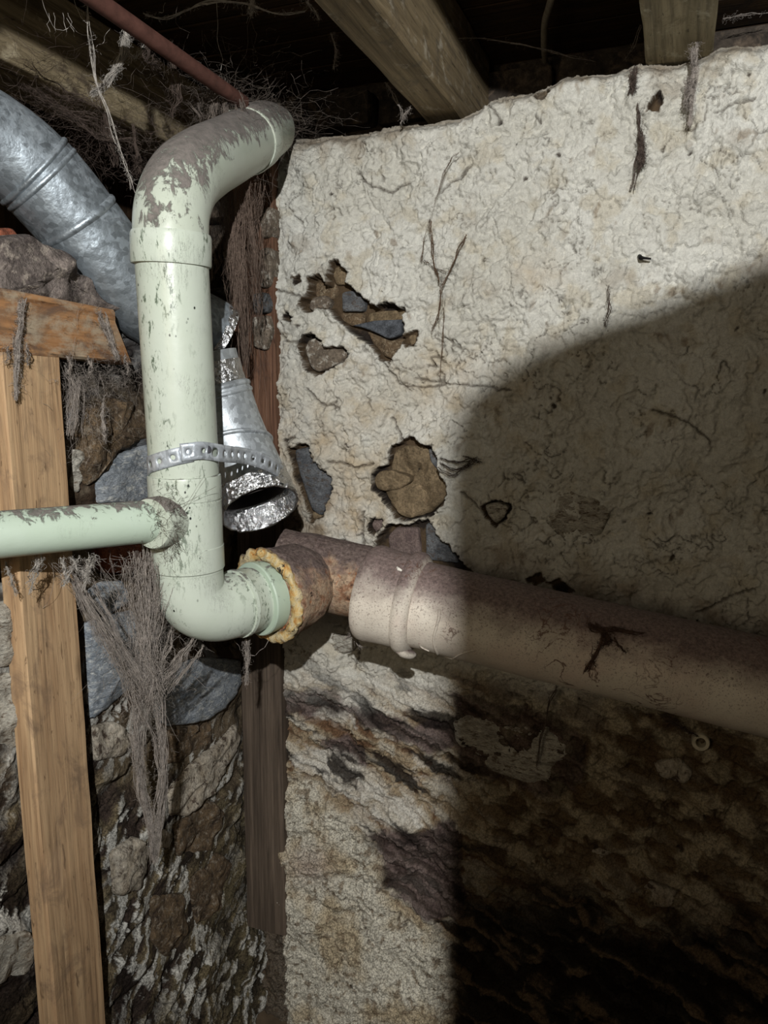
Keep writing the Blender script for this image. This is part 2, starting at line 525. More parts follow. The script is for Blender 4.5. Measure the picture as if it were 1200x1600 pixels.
def grid_mesh(name, X, Y, Z, color, grain, mat):
    ny, nx = X.shape
    me = bpy.data.meshes.new(name)
    co = np.stack([X, Y, Z], -1).reshape(-1, 3).astype(np.float32)
    idx = np.arange(ny * nx, dtype=np.int32).reshape(ny, nx)
    quads = np.stack([idx[:-1, :-1], idx[:-1, 1:], idx[1:, 1:], idx[1:, :-1]], -1).reshape(-1, 4)
    me.vertices.add(len(co)); me.vertices.foreach_set('co', co.ravel())
    me.loops.add(quads.size); me.loops.foreach_set('vertex_index', quads.ravel())
    me.polygons.add(len(quads))
    me.polygons.foreach_set('loop_start', np.arange(0, quads.size, 4, dtype=np.int32))
    me.polygons.foreach_set('use_smooth', np.ones(len(quads), bool))
    me.update(calc_edges=True)
    a = me.attributes.new('col', 'FLOAT_COLOR', 'POINT')
    rgba = np.ones((len(co), 4), np.float32); rgba[:, :3] = np.clip(color.reshape(-1, 3), 0.002, 0.95)
    a.data.foreach_set('color', rgba.ravel())
    g = me.attributes.new('grain', 'FLOAT', 'POINT'); g.data.foreach_set('value', np.clip(grain, 0, 1).astype(np.float32).ravel())
    me.materials.append(mat)
    o = bpy.data.objects.new(name, me); C.objects.link(o)
    o['kind'] = 'structure'
    return o

M_WALL = mat_wall()

# ------------------------------------------------------------------ right wall (plane y = 0, faces -y)
HOLES_R = [  # photo outlines of the places where the plaster has fallen off, depth in metres
    ([(518, 412), (530, 410), (545, 428), (540, 440), (556, 452), (572, 468), (590, 482), (600, 476), (622, 474), (632, 480), (631, 512), (636, 524), (628, 540),
      (612, 566), (596, 560), (580, 540), (562, 524), (546, 512), (528, 498), (520, 484), (500, 482), (484, 488), (474, 474), (484, 462), (488, 436), (500, 434), (516, 444)], .030),
    ([(474, 540), (480, 528), (492, 524), (504, 532), (514, 541), (526, 543), (540, 542), (549, 552), (540, 566), (512, 580), (498, 588), (486, 580), (476, 562)], .022),
    ([(458, 700), (480, 694), (490, 706), (500, 730), (522, 744), (516, 780), (508, 808), (490, 812), (482, 800), (470, 760), (464, 730)], .016),
    ([(612, 702), (628, 690), (640, 682), (652, 686), (660, 694), (676, 700), (686, 720), (690, 740), (700, 762), (692, 786), (672, 806), (640, 814), (620, 808),
      (604, 786), (586, 768), (582, 750), (590, 734), (606, 728)], .028),
    ([(578, 820), (586, 806), (602, 810), (600, 824), (590, 836), (580, 832)], .014),
    ([(596, 836), (612, 818), (640, 822), (668, 812), (690, 840), (724, 880), (740, 892), (700, 900), (640, 890), (590, 870)], .020),
    ([(450, 494), (458, 488), (466, 496), (462, 504), (452, 502)], .012),
    ([(634, 522), (650, 520), (650, 538), (640, 544), (634, 536)], .014),
    ([(462, 432), (474, 430), (476, 442), (464, 446)], .012),
    ([(756, 786), (778, 780), (800, 790), (790, 812), (776, 822), (762, 806)], .012),
    ([(826, 905), (842, 895), (850, 906), (836, 916)], .014), ([(852, 912), (872, 906), (898, 925), (880, 930)], .016),
    ([(1010, 180), (1020, 160), (1034, 150), (1040, 162), (1030, 178)], .012), ([(836, 150), (850, 134), (860, 146), (846, 160)], .012),
]
CRACKS_R = [[(425, 452), (450, 458), (470, 464), (480, 466)], [(428, 516), (450, 530), (472, 536)], [(612, 652), (622, 668), (626, 690)],
            [(490, 606), (500, 622), (520, 634), (536, 640)], [(570, 800), (566, 830), (570, 850)], [(452, 700), (452, 690), (466, 682)],
            [(722, 770), (744, 784), (760, 800)], [(690, 300), (700, 286), (720, 280), (734, 262)], [(560, 270), (580, 290), (612, 300), (640, 284)],
            [(1120, 180), (1150, 168), (1180, 158)], [(750, 150), (766, 170), (780, 190)], [(520, 720), (560, 730), (586, 724)],
            [(560, 1420), (566, 1436), (574, 1450), (576, 1470)], [(476, 1208), (500, 1220), (530, 1236)], [(506, 1380), (540, 1400), (574, 1412)],
            [(560, 1000), (562, 1020), (556, 1046)], [(672, 940), (690, 960)], [(880, 940), (930, 950), (990, 955)], [(1090, 955), (1140, 930), (1180, 920)],
            [(604, 570), (620, 600), (660, 606), (700, 596)], [(650, 590), (720, 600), (800, 610)], [(1020, 640), (1080, 660), (1110, 690)]]

def wall_right():
    zt_px = [(300, 222), (440, 214), (500, 206), (560, 204), (640, 190), (720, 176), (760, 156), (790, 148), (840, 132), (900, 112), (960, 104), (1010, 96), (1060, 92), (1120, 74), (1200, 68), (1300, 56)]
    tx, tz = [], []
    for p in zt_px:
        q = on_y(p[0], p[1], 0.0); tx.append(q.x); tz.append(q.z)
    nx, ny = 640, 1000
    xs = np.linspace(-0.10, 1.30, nx); t = np.linspace(0, 1, ny)
    X, T = np.meshgrid(xs, t)
    ztop = np.interp(xs, tx, tz) + 0.010 * fbm(xs, xs * 0, 14, 4, 3)
    z_lo = 0.0
    Z = z_lo + T * (ztop[None, :] - z_lo)
    X = X.astype(np.float32); Z = Z.astype(np.float32)
    U, V = project(X, X * 0, Z)
    wx = X + 0.012 * fbm(X, Z, 9, 3, 41); wz = Z + 0.012 * fbm(X, Z, 9, 3, 57)
    wu = U + 7 * fbm(X, Z, 22, 4, 5) + 2.5 * fbm(X, Z, 90, 3, 8); wv = V + 7 * fbm(X, Z, 22, 4, 9) + 2.5 * fbm(X, Z, 90, 3, 12)
    wu2 = wu + 14 * fbm(X, Z, 16, 4, 305) * (V > 1000); wv2 = wv + 12 * fbm(X, Z, 22, 4, 306) * (V > 1000)
    # --- zones: sound plaster above, crumbling below the drain
    low = sst(-40, 70, V - (1040 + 60 * fbm(X, Z, 5, 4, 21)) - 0.06 * (U - 600) * (U > 600))
    # --- relief
    h = 0.026 * fbm(X, Z, 3.6, 3, 1) + 0.011 * fbm(wx, wz, 11, 4, 2)
    f1, f2, cid = worley(wx * 0.9, wz * 1.25, 6.0, 4)
    stones_under = sst(0.0, 0.35, f2 - f1)
    h += 0.009 * stones_under * (0.35 + 0.65 * cid) * (0.6 + 0.8 * low)
    wr = ridged(X + 0.02 * fbm(X, Z, 20, 3, 70), Z + 0.02 * fbm(X, Z, 20, 3, 71), 22, 4, 30)
    area = sst(-0.25, 0.3, fbm(X, Z, 6, 3, 33))
    h += 0.0105 * (wr - 0.6) * (0.35 + area) * (1 - 0.4 * low)
    wr2 = ridged(X + 0.012 * fbm(X, Z, 40, 2, 170), Z + 0.012 * fbm(X, Z, 40, 2, 171), 48, 3, 130)
    h += 0.0034 * (wr2 - 0.6) * (0.3 + sst(-0.2, 0.3, fbm(X, Z, 8, 3, 133)))
    h += 0.0016 * fbm(X * 1.0, Z * 0.6, 95, 3, 35)
    # peeling paint skins: terraces with sharp lips
    fl = fbm(wx, wz * 0.9, 13, 5, 90)
    h += 0.0062 * sst(0.0, 0.016, fl - 0.10) + 0.0050 * sst(0.0, 0.012, fl + 0.16)
    fl2 = fbm(wx, wz, 30, 4, 95)
    h += 0.0034 * sst(0.0, 0.02, fl2 - 0.18)
    # curved creases
    cr = np.abs(fbm(X + 0.03 * fbm(X, Z, 8, 3, 61), Z + 0.03 * fbm(X, Z, 8, 3, 62), 7.5, 4, 60))
    cm = sst(-0.02, 0.2, fbm(X, Z, 5.5, 3, 64))
    crack = (1 - sst(0.003, 0.012, cr)) * cm
    cr2 = np.abs(fbm(wx, wz, 17, 4, 66)); cm2 = sst(0.04, 0.2, fbm(X, Z, 8, 3, 67))
    crack = np.maximum(crack, 0.8 * (1 - sst(0.004, 0.02, cr2)) * cm2)
    for pl in CRACKS_R:
        crack = np.maximum(crack, 1 - sst(0.6, 2.4, polyline_d(wu, wv, pl)))
    h -= 0.009 * crack
    # pits
    pf1, _, pc = worley(X + 0.008 * fbm(X, Z, 60, 3, 17), Z + 0.010 * fbm(X, Z, 60, 3, 18), 34, 15)
    pits = (1 - sst(0.10, 0.20, pf1)) * (pc > 0.965) * sst(-0.15, 0.1, fbm(X, Z, 7, 2, 16))
    h -= 0.006 * pits
    # --- lower crumbling zone: slaty layers dipping to the right
    ca, sa = math.cos(-0.36), math.sin(-0.36)
    sx = X * ca + Z * (-sa); sz = X * sa + Z * ca     # layers fall to the right
    sx, sz = X * ca - (-Z) * sa * -1, Z * ca - X * sa  # along / across the layers
    layer = fbm(sx * 0.28 + 0.05 * fbm(X, Z, 12, 3, 72), sz + 0.012 * fbm(X, Z, 16, 3, 73), 26, 5, 74)
    lay2 = fbm(sx * 0.25, sz + 0.008 * fbm(X, Z, 30, 3, 75), 70, 4, 76)
    cream = inpoly(wu, wv, [(440, 1215), (480, 1218), (560, 1292), (600, 1350), (600, 1392), (640, 1430), (680, 1446), (700, 1470), (706, 1640), (400, 1640)])
    cream_m = 1 - sst(-8, 10, cream)
    slaty = low * (1 - cream_m)
    h += slaty * (0.020 * layer + 0.006 * lay2 + 0.005 * ridged(wx, wz, 40, 3, 78) - 0.006)
    h += low * cream_m * (0.004 * fbm(X, Z, 60, 4, 79) + 0.004)
    # --- holes
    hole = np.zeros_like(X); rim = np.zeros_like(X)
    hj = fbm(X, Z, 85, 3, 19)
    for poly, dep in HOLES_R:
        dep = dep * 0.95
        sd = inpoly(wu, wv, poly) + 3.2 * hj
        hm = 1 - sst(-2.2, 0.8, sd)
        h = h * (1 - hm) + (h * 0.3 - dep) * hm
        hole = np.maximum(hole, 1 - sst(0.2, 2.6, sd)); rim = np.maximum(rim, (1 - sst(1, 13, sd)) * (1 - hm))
    h += 0.004 * rim
    # --- left edge: the plaster stops beside the post
    edge = np.interp(V, [150, 240, 330, 450, 560, 700, 850, 1000, 1100, 1200, 1300, 1440, 1480, 1600], [432, 432, 426, 430, 432, 428, 434, 440, 441, 444, 443, 440, 446, 452])
    ed = wu + 4 * fbm(X, Z, 45, 3, 101) - edge
    em = 1 - sst(-4, 3, ed)
    h -= 0.055 * em
    # top lip
    h -= 0.03 * sst(0.985, 1.0, T) ** 2
    # --- colour (paint, bare stone, salts and dirt)
    n1 = fbm(X, Z, 5, 5, 110); n2 = fbm(X, Z, 18, 5, 111); n3 = fbm(X, Z, 60, 4, 112)
    c = lerp(col((194, 192, 182)) + 0 * X[..., None], col((207, 206, 198)), sst(-0.3, 0.4, n1))
    c = lerp(c, col((190, 184, 168)), 0.8 * sst(0.05, 0.35, n2))
    tan = np.exp(-(((U - 480) / 130) ** 2 + ((V - 790) / 160) ** 2)) + 0.5 * np.exp(-(((U - 700) / 120) ** 2 + ((V - 600) / 60) ** 2)) + 0.6 * np.exp(-(((U - 840) / 40) ** 2 + ((V - 430) / 30) ** 2))
    c = lerp(c, col((176, 154, 122)), np.clip(tan * (0.55 + 0.9 * n2), 0, 0.75))
    c = lerp(c, col((150, 140, 125)), 0.55 * sst(0.2, 0.5, fbm(X, Z, 9, 5, 113)) * sst(820, 300, V))
    up_d = sst(0, 60, 300 - V + 60 * n1) * sst(760, 520, U)     # grey film of dust at the top left
    c = lerp(c, col((158, 150, 138)), 0.55 * up_d * sst(-0.2, 0.3, n2))
    c = lerp(c, col((132, 116, 96)), 0.6 * sst(0.30, 0.46, fbm(wx * 1.2, wz * 0.8, 30, 5, 114)) * (1 - low) * sst(0, 0.3, n1 + 0.1))
    # dust streaks above and beside the drain
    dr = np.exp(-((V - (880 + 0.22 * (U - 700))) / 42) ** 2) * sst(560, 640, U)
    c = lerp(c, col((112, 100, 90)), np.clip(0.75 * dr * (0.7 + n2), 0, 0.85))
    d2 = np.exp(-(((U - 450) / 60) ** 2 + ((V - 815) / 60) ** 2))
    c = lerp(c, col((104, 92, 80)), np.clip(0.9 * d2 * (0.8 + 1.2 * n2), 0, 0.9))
    # bare stone tones of the lower wall
    ls = col((150, 134, 110)) + 0 * c
    ls = lerp(ls, col((176, 168, 152)), sst(-0.05, 0.22, layer))
    ls = lerp(ls, col((104, 80, 60)), sst(0.05, 0.3, -layer + 0.25 * n2))
    purple = np.maximum.reduce([1 - sst(-5, 5, inpoly(wu2, wv2, p)) for p in (
        [(436, 1076), (500, 1070), (560, 1078), (590, 1100), (650, 1128), (712, 1120), (724, 1160), (690, 1176), (640, 1160), (560, 1120), (500, 1116), (440, 1112)],
        [(576, 1296), (640, 1286), (720, 1276), (730, 1440), (660, 1430), (610, 1394), (590, 1370), (600, 1340)],
        [(496, 1150), (540, 1150), (580, 1180), (570, 1200), (520, 1180)],
        [(700, 1080), (860, 1110), (930, 1160), (900, 1230), (860, 1240), (720, 1200)])])
    ls = lerp(ls, lerp(col((54, 45, 44)) + 0 * c, col((106, 92, 89)), sst(-0.2, 0.3, lay2)), 0.92 * purple)
    wh = sst(0.10, 0.2, fbm(sx * 0.4, sz, 34, 5, 120) + 0.1 * n2) * sst(0.4, -0.1, n1)
    white_area = np.maximum.reduce([1 - sst(-5, 5, inpoly(wu2, wv2, p)) for p in (
        [(440, 1030), (560, 1010), (700, 1040), (700, 1110), (640, 1110), (560, 1060), (440, 1070)],
        [(534, 1078), (560, 1076), (600, 1096), (620, 1108), (580, 1112), (544, 1098)], [(490, 1110), (530, 1108), (560, 1128), (500, 1130)],
        [(456, 1176), (520, 1170), (600, 1216), (620, 1250), (560, 1250), (480, 1206)], [(580, 1250), (650, 1240), (670, 1274), (620, 1290), (580, 1280)])])
    ls = lerp(ls, col((196, 192, 182)), np.clip(0.85 * white_area * (0.75 + 0.9 * lay2) + 0.5 * wh * (1 - purple), 0, 0.95))
    black = sst(0.14, 0.3, fbm(sx * 0.35, sz, 22, 5, 121) + 0.25 * np.exp(-(((V - 1180 - 0.0 * U) / 60) ** 2 + ((U - 720) / 110) ** 2)))
    ls = lerp(ls, col((30, 24, 22)), 0.9 * black)
    # wide dark belt low on the right
    belt = sst(690, 730, U + 30 * n2) * sst(1290, 1420, V - 0.16 * (U - 760) + 90 * n1 + 40 * layer)
    ls = lerp(ls, lerp(col((22, 18, 16)) + 0 * c, col((96, 80, 62)), sst(0.1, 0.35, layer + 0.3 * n1)), 0.95 * belt)
    rtan = sst(680, 800, U) * sst(1010, 1080, V) * (1 - belt)
    ls = lerp(ls, lerp(col((92, 76, 56)) + 0 * c, col((158, 146, 122)), sst(-0.1, 0.3, n2 + 0.8 * layer)), 0.8 * rtan * (1 - 0.6 * purple))
    cream_c = lerp(col((198, 193, 178)) + 0 * c, col((176, 162, 136)), sst(-0.1, 0.35, fbm(X, Z, 8, 4, 122)))
    cream_c = lerp(cream_c, col((150, 128, 116)), 0.6 * np.exp(-(((U - 490) / 34) ** 2 + ((V - 1345) / 30) ** 2)))
    cream_c = lerp(cream_c, col((118, 102, 82)), 0.75 * sst(0.12, 0.34, fbm(X, Z, 55, 4, 123) + 0.35 * fbm(X, Z, 12, 3, 124)))
    ls = lerp(ls, cream_c, cream_m)
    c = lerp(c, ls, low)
    c = lerp(c, col((58, 46, 36)), 0.72 * crack)
    c = lerp(c, col((50, 38, 30)), 0.9 * pits)
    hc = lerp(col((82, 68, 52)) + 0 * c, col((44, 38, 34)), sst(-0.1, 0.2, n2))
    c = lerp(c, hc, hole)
    c = lerp(c, col((78, 66, 54)), em * 0.9)
    c = lerp(c, col((124, 112, 96)), 0.7 * sst(0.985, 0.999, T + 0.012 * n2))
    grain = np.clip(0.9 * low * cream_m + 0.55 * slaty + 0.25 * rim, 0, 1)
    Yy = -h
    # carry the top over into the wall so that it has a ledge
    rows = [0.02, 0.06, 0.14, 0.30]
    lipz = Z[-1:, :]
    Xa = np.concatenate([X] + [X[-1:, :]] * 4); Za = np.concatenate([Z] + [lipz - 0.004 - 0.01 * k for k in range(4)])
    Ya = np.concatenate([Yy] + [Yy[-1:, :] * 0 + r for r in rows])
    ca_ = np.concatenate([c] + [c[-1:]] * 4); ga = np.concatenate([grain] + [grain[-1:]] * 4)
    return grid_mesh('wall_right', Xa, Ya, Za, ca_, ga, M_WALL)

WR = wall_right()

# ------------------------------------------------------------------ left wall (plane x = XL, faces +x)
XL = -0.045

STONES_L = [
    ([(114, 660), (126, 634), (160, 620), (200, 628), (222, 648), (226, 684), (196, 698), (170, 716), (150, 740), (128, 760), (116, 730)], -.012, .030, 'rough', 'rough dark brown stone', dict(seed=41, rough=1.2)),
    ([(140, 744), (156, 722), (190, 706), (226, 692), (238, 700), (238, 784), (180, 788), (146, 786)], -.012, .032, 'blue', 'smooth blue-grey stone', dict(seed=42, rough=.4)),
    ([(176, 700), (198, 686), (236, 680), (238, 694), (200, 704)], -.014, .022, 'slate', None, dict(seed=43, rough=.5)),
    ([(110, 700), (122, 704), (126, 750), (118, 772), (108, 760)], -.012, .024, 'white', None, dict(seed=44, rough=.8)),
    ([(146, 856), (214, 850), (222, 880), (200, 896), (150, 894)], -.014, .030, 'brick', 'red brick behind the cobweb', dict(seed=45, rough=.5)),
    ([(128, 926), (150, 908), (186, 906), (190, 940), (166, 962), (134, 956)], -.010, .026, 'blue', None, dict(seed=46, rough=.6)),
    ([(130, 970), (200, 950), (226, 990), (220, 1060), (160, 1110), (136, 1126)], -.012, .028, 'blue', None, dict(seed=47, rough=.6)),
    ([(232, 1064), (262, 1040), (312, 1026), (370, 1030), (372, 1070), (350, 1100), (312, 1126), (264, 1134), (236, 1128)], -.014, .036, 'blue', 'big blue-grey stone with a sharp lower edge', dict(seed=48, rough=.5)),
    ([(142, 1134), (176, 1126), (204, 1150), (190, 1180), (146, 1190)], -.012, .022, 'pale', None, dict(seed=49, rough=.8)),
    ([(260, 1240), (290, 1200), (340, 1160), (366, 1130), (374, 1150), (352, 1200), (326, 1240), (290, 1276), (264, 1276)], -.016, .028, 'pale', 'streaky pale stone', dict(seed=50, rough=.9)),
    ([(248, 1140), (300, 1134), (330, 1124), (330, 1160), (290, 1190), (254, 1196)], -.016, .022, 'rough', None, dict(seed=51, rough=1.0)),
    ([(240, 1300), (256, 1294), (268, 1306), (262, 1326), (244, 1324)], -.012, .022, 'pale', None, dict(seed=52)),
    ([(0, 940), (18, 930), (22, 1000), (14, 1040), (-20, 1044), (-20, 950)], -.012, .024, 'white', None, dict(seed=53, rough=.9)),
    ([(-20, 1050), (14, 1050), (34, 1090), (40, 1150), (20, 1170), (-20, 1160)], -.012, .028, 'white', None, dict(seed=54, rough=1.0)),
    ([(270, 1290), (330, 1250), (352, 1270), (330, 1330), (280, 1340)], -.016, .020, 'rough', None, dict(seed=55, rough=1.0)),
    ([(172, 1330), (210, 1306), (236, 1330), (226, 1390), (180, 1400)], -.014, .020, 'pale', None, dict(seed=56, rough=1.0)),
    ([(-20, 1470), (40, 1452), (60, 1480), (50, 1520), (-20, 1540)], -.012, .022, 'white', None, dict(seed=57, rough=1.0)),
    ([(296, 1380), (340, 1330), (366, 1350), (352, 1420), (310, 1450)], -.016, .020, 'rough', None, dict(seed=58, rough=1.0)),
    ([(240, 1400), (290, 1396), (300, 1470), (262, 1500), (236, 1470)], -.016, .018, 'rough', None, dict(seed=59, rough=1.0)),
    ([(-40, 372), (24, 366), (44, 382), (80, 392), (96, 420), (126, 436), (150, 474), (170, 490), (60, 474), (-40, 462)], -.012, .050, 'dusty', 'dust-covered grey stone on the wall head', dict(seed=60, rough=1.2, sharp=.4)),
    ([(40, 352), (64, 350), (78, 372), (84, 392), (52, 384)], -.090, .035, 'brick', 'red brick in the gap under the duct', dict(seed=61)),
]

def wall_left():
    zt_px = [(-120, 372), (0, 372), (60, 390), (95, 418), (130, 466), (165, 500), (215, 516), (300, 470), (400, 440), (440, 430)]
    ty, tz = [], []
    for p in zt_px:
        q = on_x(p[0], p[1], XL); ty.append(q.y); tz.append(q.z)
    ny_, nz = 440, 900
    ys = np.linspace(-1.02, 0.06, ny_); t = np.linspace(0, 1, nz)
    Y, T = np.meshgrid(ys, t)
    ztop = np.interp(ys, ty, tz) + 0.012 * fbm(ys, ys * 0, 12, 4, 203)
    Z = (T * ztop[None, :]).astype(np.float32); Y = Y.astype(np.float32)
    U, V = project(Y * 0 + XL, Y, Z)
    wy = Y + 0.015 * fbm(Y, Z, 9, 3, 241); wz = Z + 0.015 * fbm(Y, Z, 9, 3, 257)
    wu = U + 6 * fbm(Y, Z, 22, 4, 205) + 2 * fbm(Y, Z, 90, 3, 208); wv = V + 7 * fbm(Y, Z, 22, 4, 209) + 2.5 * fbm(Y, Z, 90, 3, 212)
    n1 = fbm(Y, Z, 5, 5, 210); n2 = fbm(Y, Z, 18, 5, 211); n3 = fbm(Y, Z, 60, 4, 213)
    f1, f2, cid = worley(wy * 0.85, wz * 1.25, 7.0, 204)
    st = sst(0.02, 0.3, f2 - f1)
    h = 0.012 * fbm(Y, Z, 4, 3, 201) + 0.016 * st * (0.4 + 0.6 * cid) + 0.007 * n2 + 0.003 * n3 + 0.004 * ridged(wy, wz, 26, 4, 230) - 0.015
    # steep layers rising to the right
    la = fbm((Y * 0.75 + Z * 0.66) * 0.35, (Z * 0.75 - Y * 0.66), 24, 5, 220)
    low = sst(1120, 1290, V + 50 * n1)
    h += low * 0.010 * la
    top = sst(640, 560, V)
    pf1, _, pc = worley(Y, Z, 38, 215)
    h += top * 0.012 * (1 - sst(0.1, 0.5, pf1)) * (pc > 0.35)
    al = wy * 0.55 + wz * 0.83; ac = wz * 0.55 - wy * 0.83
    flake = sst(0.0, 0.06, fbm(al * 0.5, ac, 34, 6, 222, 0.62) + 0.25 * la + 0.1 * n1 - 0.05)
    farea = np.maximum.reduce([np.clip(np.exp(-(((U - a) / w) ** 2 + ((V - b) / v) ** 2)) * 1.5, 0, 1) for a, b, w, v in (
        (205, 1320, 60, 70), (215, 1460, 60, 120), (290, 1340, 60, 90), (300, 1500, 40, 120), (395, 1540, 40, 110), (180, 1130, 50, 60), (8, 1000, 40, 220), (20, 1440, 45, 60), (330, 1200, 50, 60), (420, 1480, 18, 40))])
    flake = flake * farea
    h += 0.0035 * flake
    cr = 1 - sst(0.004, 0.03, np.abs(fbm(wy, wz, 9, 4, 226)))
    h -= 0.006 * cr * sst(0, 0.2, n1 + 0.1)
    for poly, base, rise, mt, lb, kw in STONES_L[:-2]:      # bed of mortar round each stone
        sd = inpoly(wu, wv, poly, 30)
        k = 1 - sst(2, 22, sd)
        h = h * (1 - k) + (base + rise * 0.62 + 0.25 * h) * k
        k = 1 - sst(-5, -1, sd); h = h * (1 - k) + (base - 0.02) * k
    c = col((96, 84, 68)) + 0 * Y[..., None]
    c = lerp(c, col((62, 50, 40)), sst(-0.1, 0.25, n1))
    c = lerp(c, col((120, 108, 92)), 0.8 * sst(0.1, 0.4, n2))
    c = lerp(c, lerp(col((60, 58, 58)) + 0 * c, col((140, 140, 138)), sst(-0.1, 0.45, n2 + 0.5 * n3)), top)
    c = lerp(c, col((122, 124, 128)), 0.75 * sst(0.1, 0.3, fbm(wy, wz, 11, 4, 231)) * sst(1130, 1000, V) * (1 - top))
    c = lerp(c, lerp(col((62, 52, 46)) + 0 * c, col((112, 100, 78)), sst(-0.2, 0.3, n2 + la)), low)
    c = lerp(c, col((126, 116, 92)), 0.6 * low * sst(0.1, 0.35, fbm(wy, wz, 8, 4, 232)))
    gw = np.clip(np.exp(-(((U - 375) / 60) ** 2 + ((V - 1450) / 190) ** 2)) * 1.3, 0, 1)
    c = lerp(c, col((96, 88, 66)), 0.6 * gw)
    c = lerp(c, col((36, 30, 27)), 0.65 * sst(0.12, 0.3, fbm(wy, wz, 14, 5, 233) + 0.1 * low))
    c = lerp(c, col((192, 190, 182)), 0.95 * flake)
    c = lerp(c, col((40, 32, 28)), 0.6 * cr * sst(0, 0.2, n1 + 0.1))
    # left strip, behind the stud: grey-white weathered stone above, near-black below
    ls = sst(120, 20, U)
    c = lerp(c, lerp(col((70, 64, 58)) + 0 * c, col((176, 176, 170)), sst(-0.05, 0.3, n2 + 0.4 * la)), 0.85 * ls * sst(1250, 1100, V + 60 * n1) * (1 - top))
    c = lerp(c, col((34, 26, 22)), 0.8 * ls * sst(1230, 1330, V + 60 * n1) * (1 - flake))
    c = lerp(c, col((150, 90, 66)), 0.8 * sst(10, -4, inpoly(wu, wv, [(150, 852), (215, 846), (222, 880), (170, 892), (150, 880)])))
    X = XL + h - 0.02 * sst(0.985, 1, T) ** 2
    Xa = np.concatenate([X] + [X[-1:] * 0 + XL - r for r in (0.03, 0.1, 0.2, 0.36)])
    Ya = np.concatenate([Y] + [Y[-1:]] * 4); Za = np.concatenate([Z] + [Z[-1:] - 0.004 * k for k in range(4)])
    c = np.concatenate([c] + [c[-1:]] * 4); g = np.concatenate([0.55 * low + 0.35] + [np.full((1, ny_), .3)] * 4)
    return grid_mesh('wall_left', Xa[:, ::-1], Ya[:, ::-1], Za[:, ::-1], c[:, ::-1], g[:, ::-1], M_WALL)

WL = wall_left()

# ------------------------------------------------------------------ stones set in the walls
ST = {
    'slate': mat_stone('slate_stone', srgb(62, 64, 68), srgb(108, 110, 112), srgb(84, 76, 70), 32, 0.5, (1, 1, 1.5)),
    'blue': mat_stone('blue_grey_stone', srgb(98, 106, 114), srgb(156, 162, 168), srgb(182, 184, 182), 26, 0.6, (1, 1, 2.2)),
    'darkblue': mat_stone('dark_blue_stone', srgb(44, 46, 50), srgb(96, 100, 106), None, 40, 0.5),
    'brown': mat_stone('brown_stone', srgb(90, 77, 58), srgb(140, 122, 96), srgb(110, 94, 72), 30, 0.7),
    'mortar': mat_stone('brown_mortar', srgb(84, 70, 54), srgb(128, 108, 84), srgb(156, 140, 116), 55, 0.9),
    'grey': mat_stone('grey_brown_stone', srgb(84, 74, 64), srgb(124, 112, 98), srgb(176, 170, 158), 26, 0.5),
    'mauve': mat_stone('mauve_stone', srgb(92, 78, 76), srgb(126, 110, 104), None, 45, 0.5),
    'dusty': mat_stone('dusty_grey_stone', srgb(66, 58, 56), srgb(128, 118, 112), srgb(150, 140, 130), 22, 0.9),
    'rough': mat_stone('rough_brown_stone', srgb(56, 46, 38), srgb(122, 102, 78), srgb(140, 128, 112), 34, 1.0),
    'white': mat_stone('whitewashed_stone', srgb(140, 134, 122), srgb(190, 186, 174), srgb(110, 98, 84), 24, 0.7, (1, 1, 2.5)),
    'pale': mat_stone('streaked_pale_stone', srgb(140, 128, 110), srgb(178, 170, 156), srgb(80, 68, 58), 20, 0.7, (1.5, 1.5, 1)),
    'brick': mat_stone('red_brick', srgb(120, 66, 48), srgb(156, 96, 72), srgb(90, 60, 50), 40, 0.6),
}

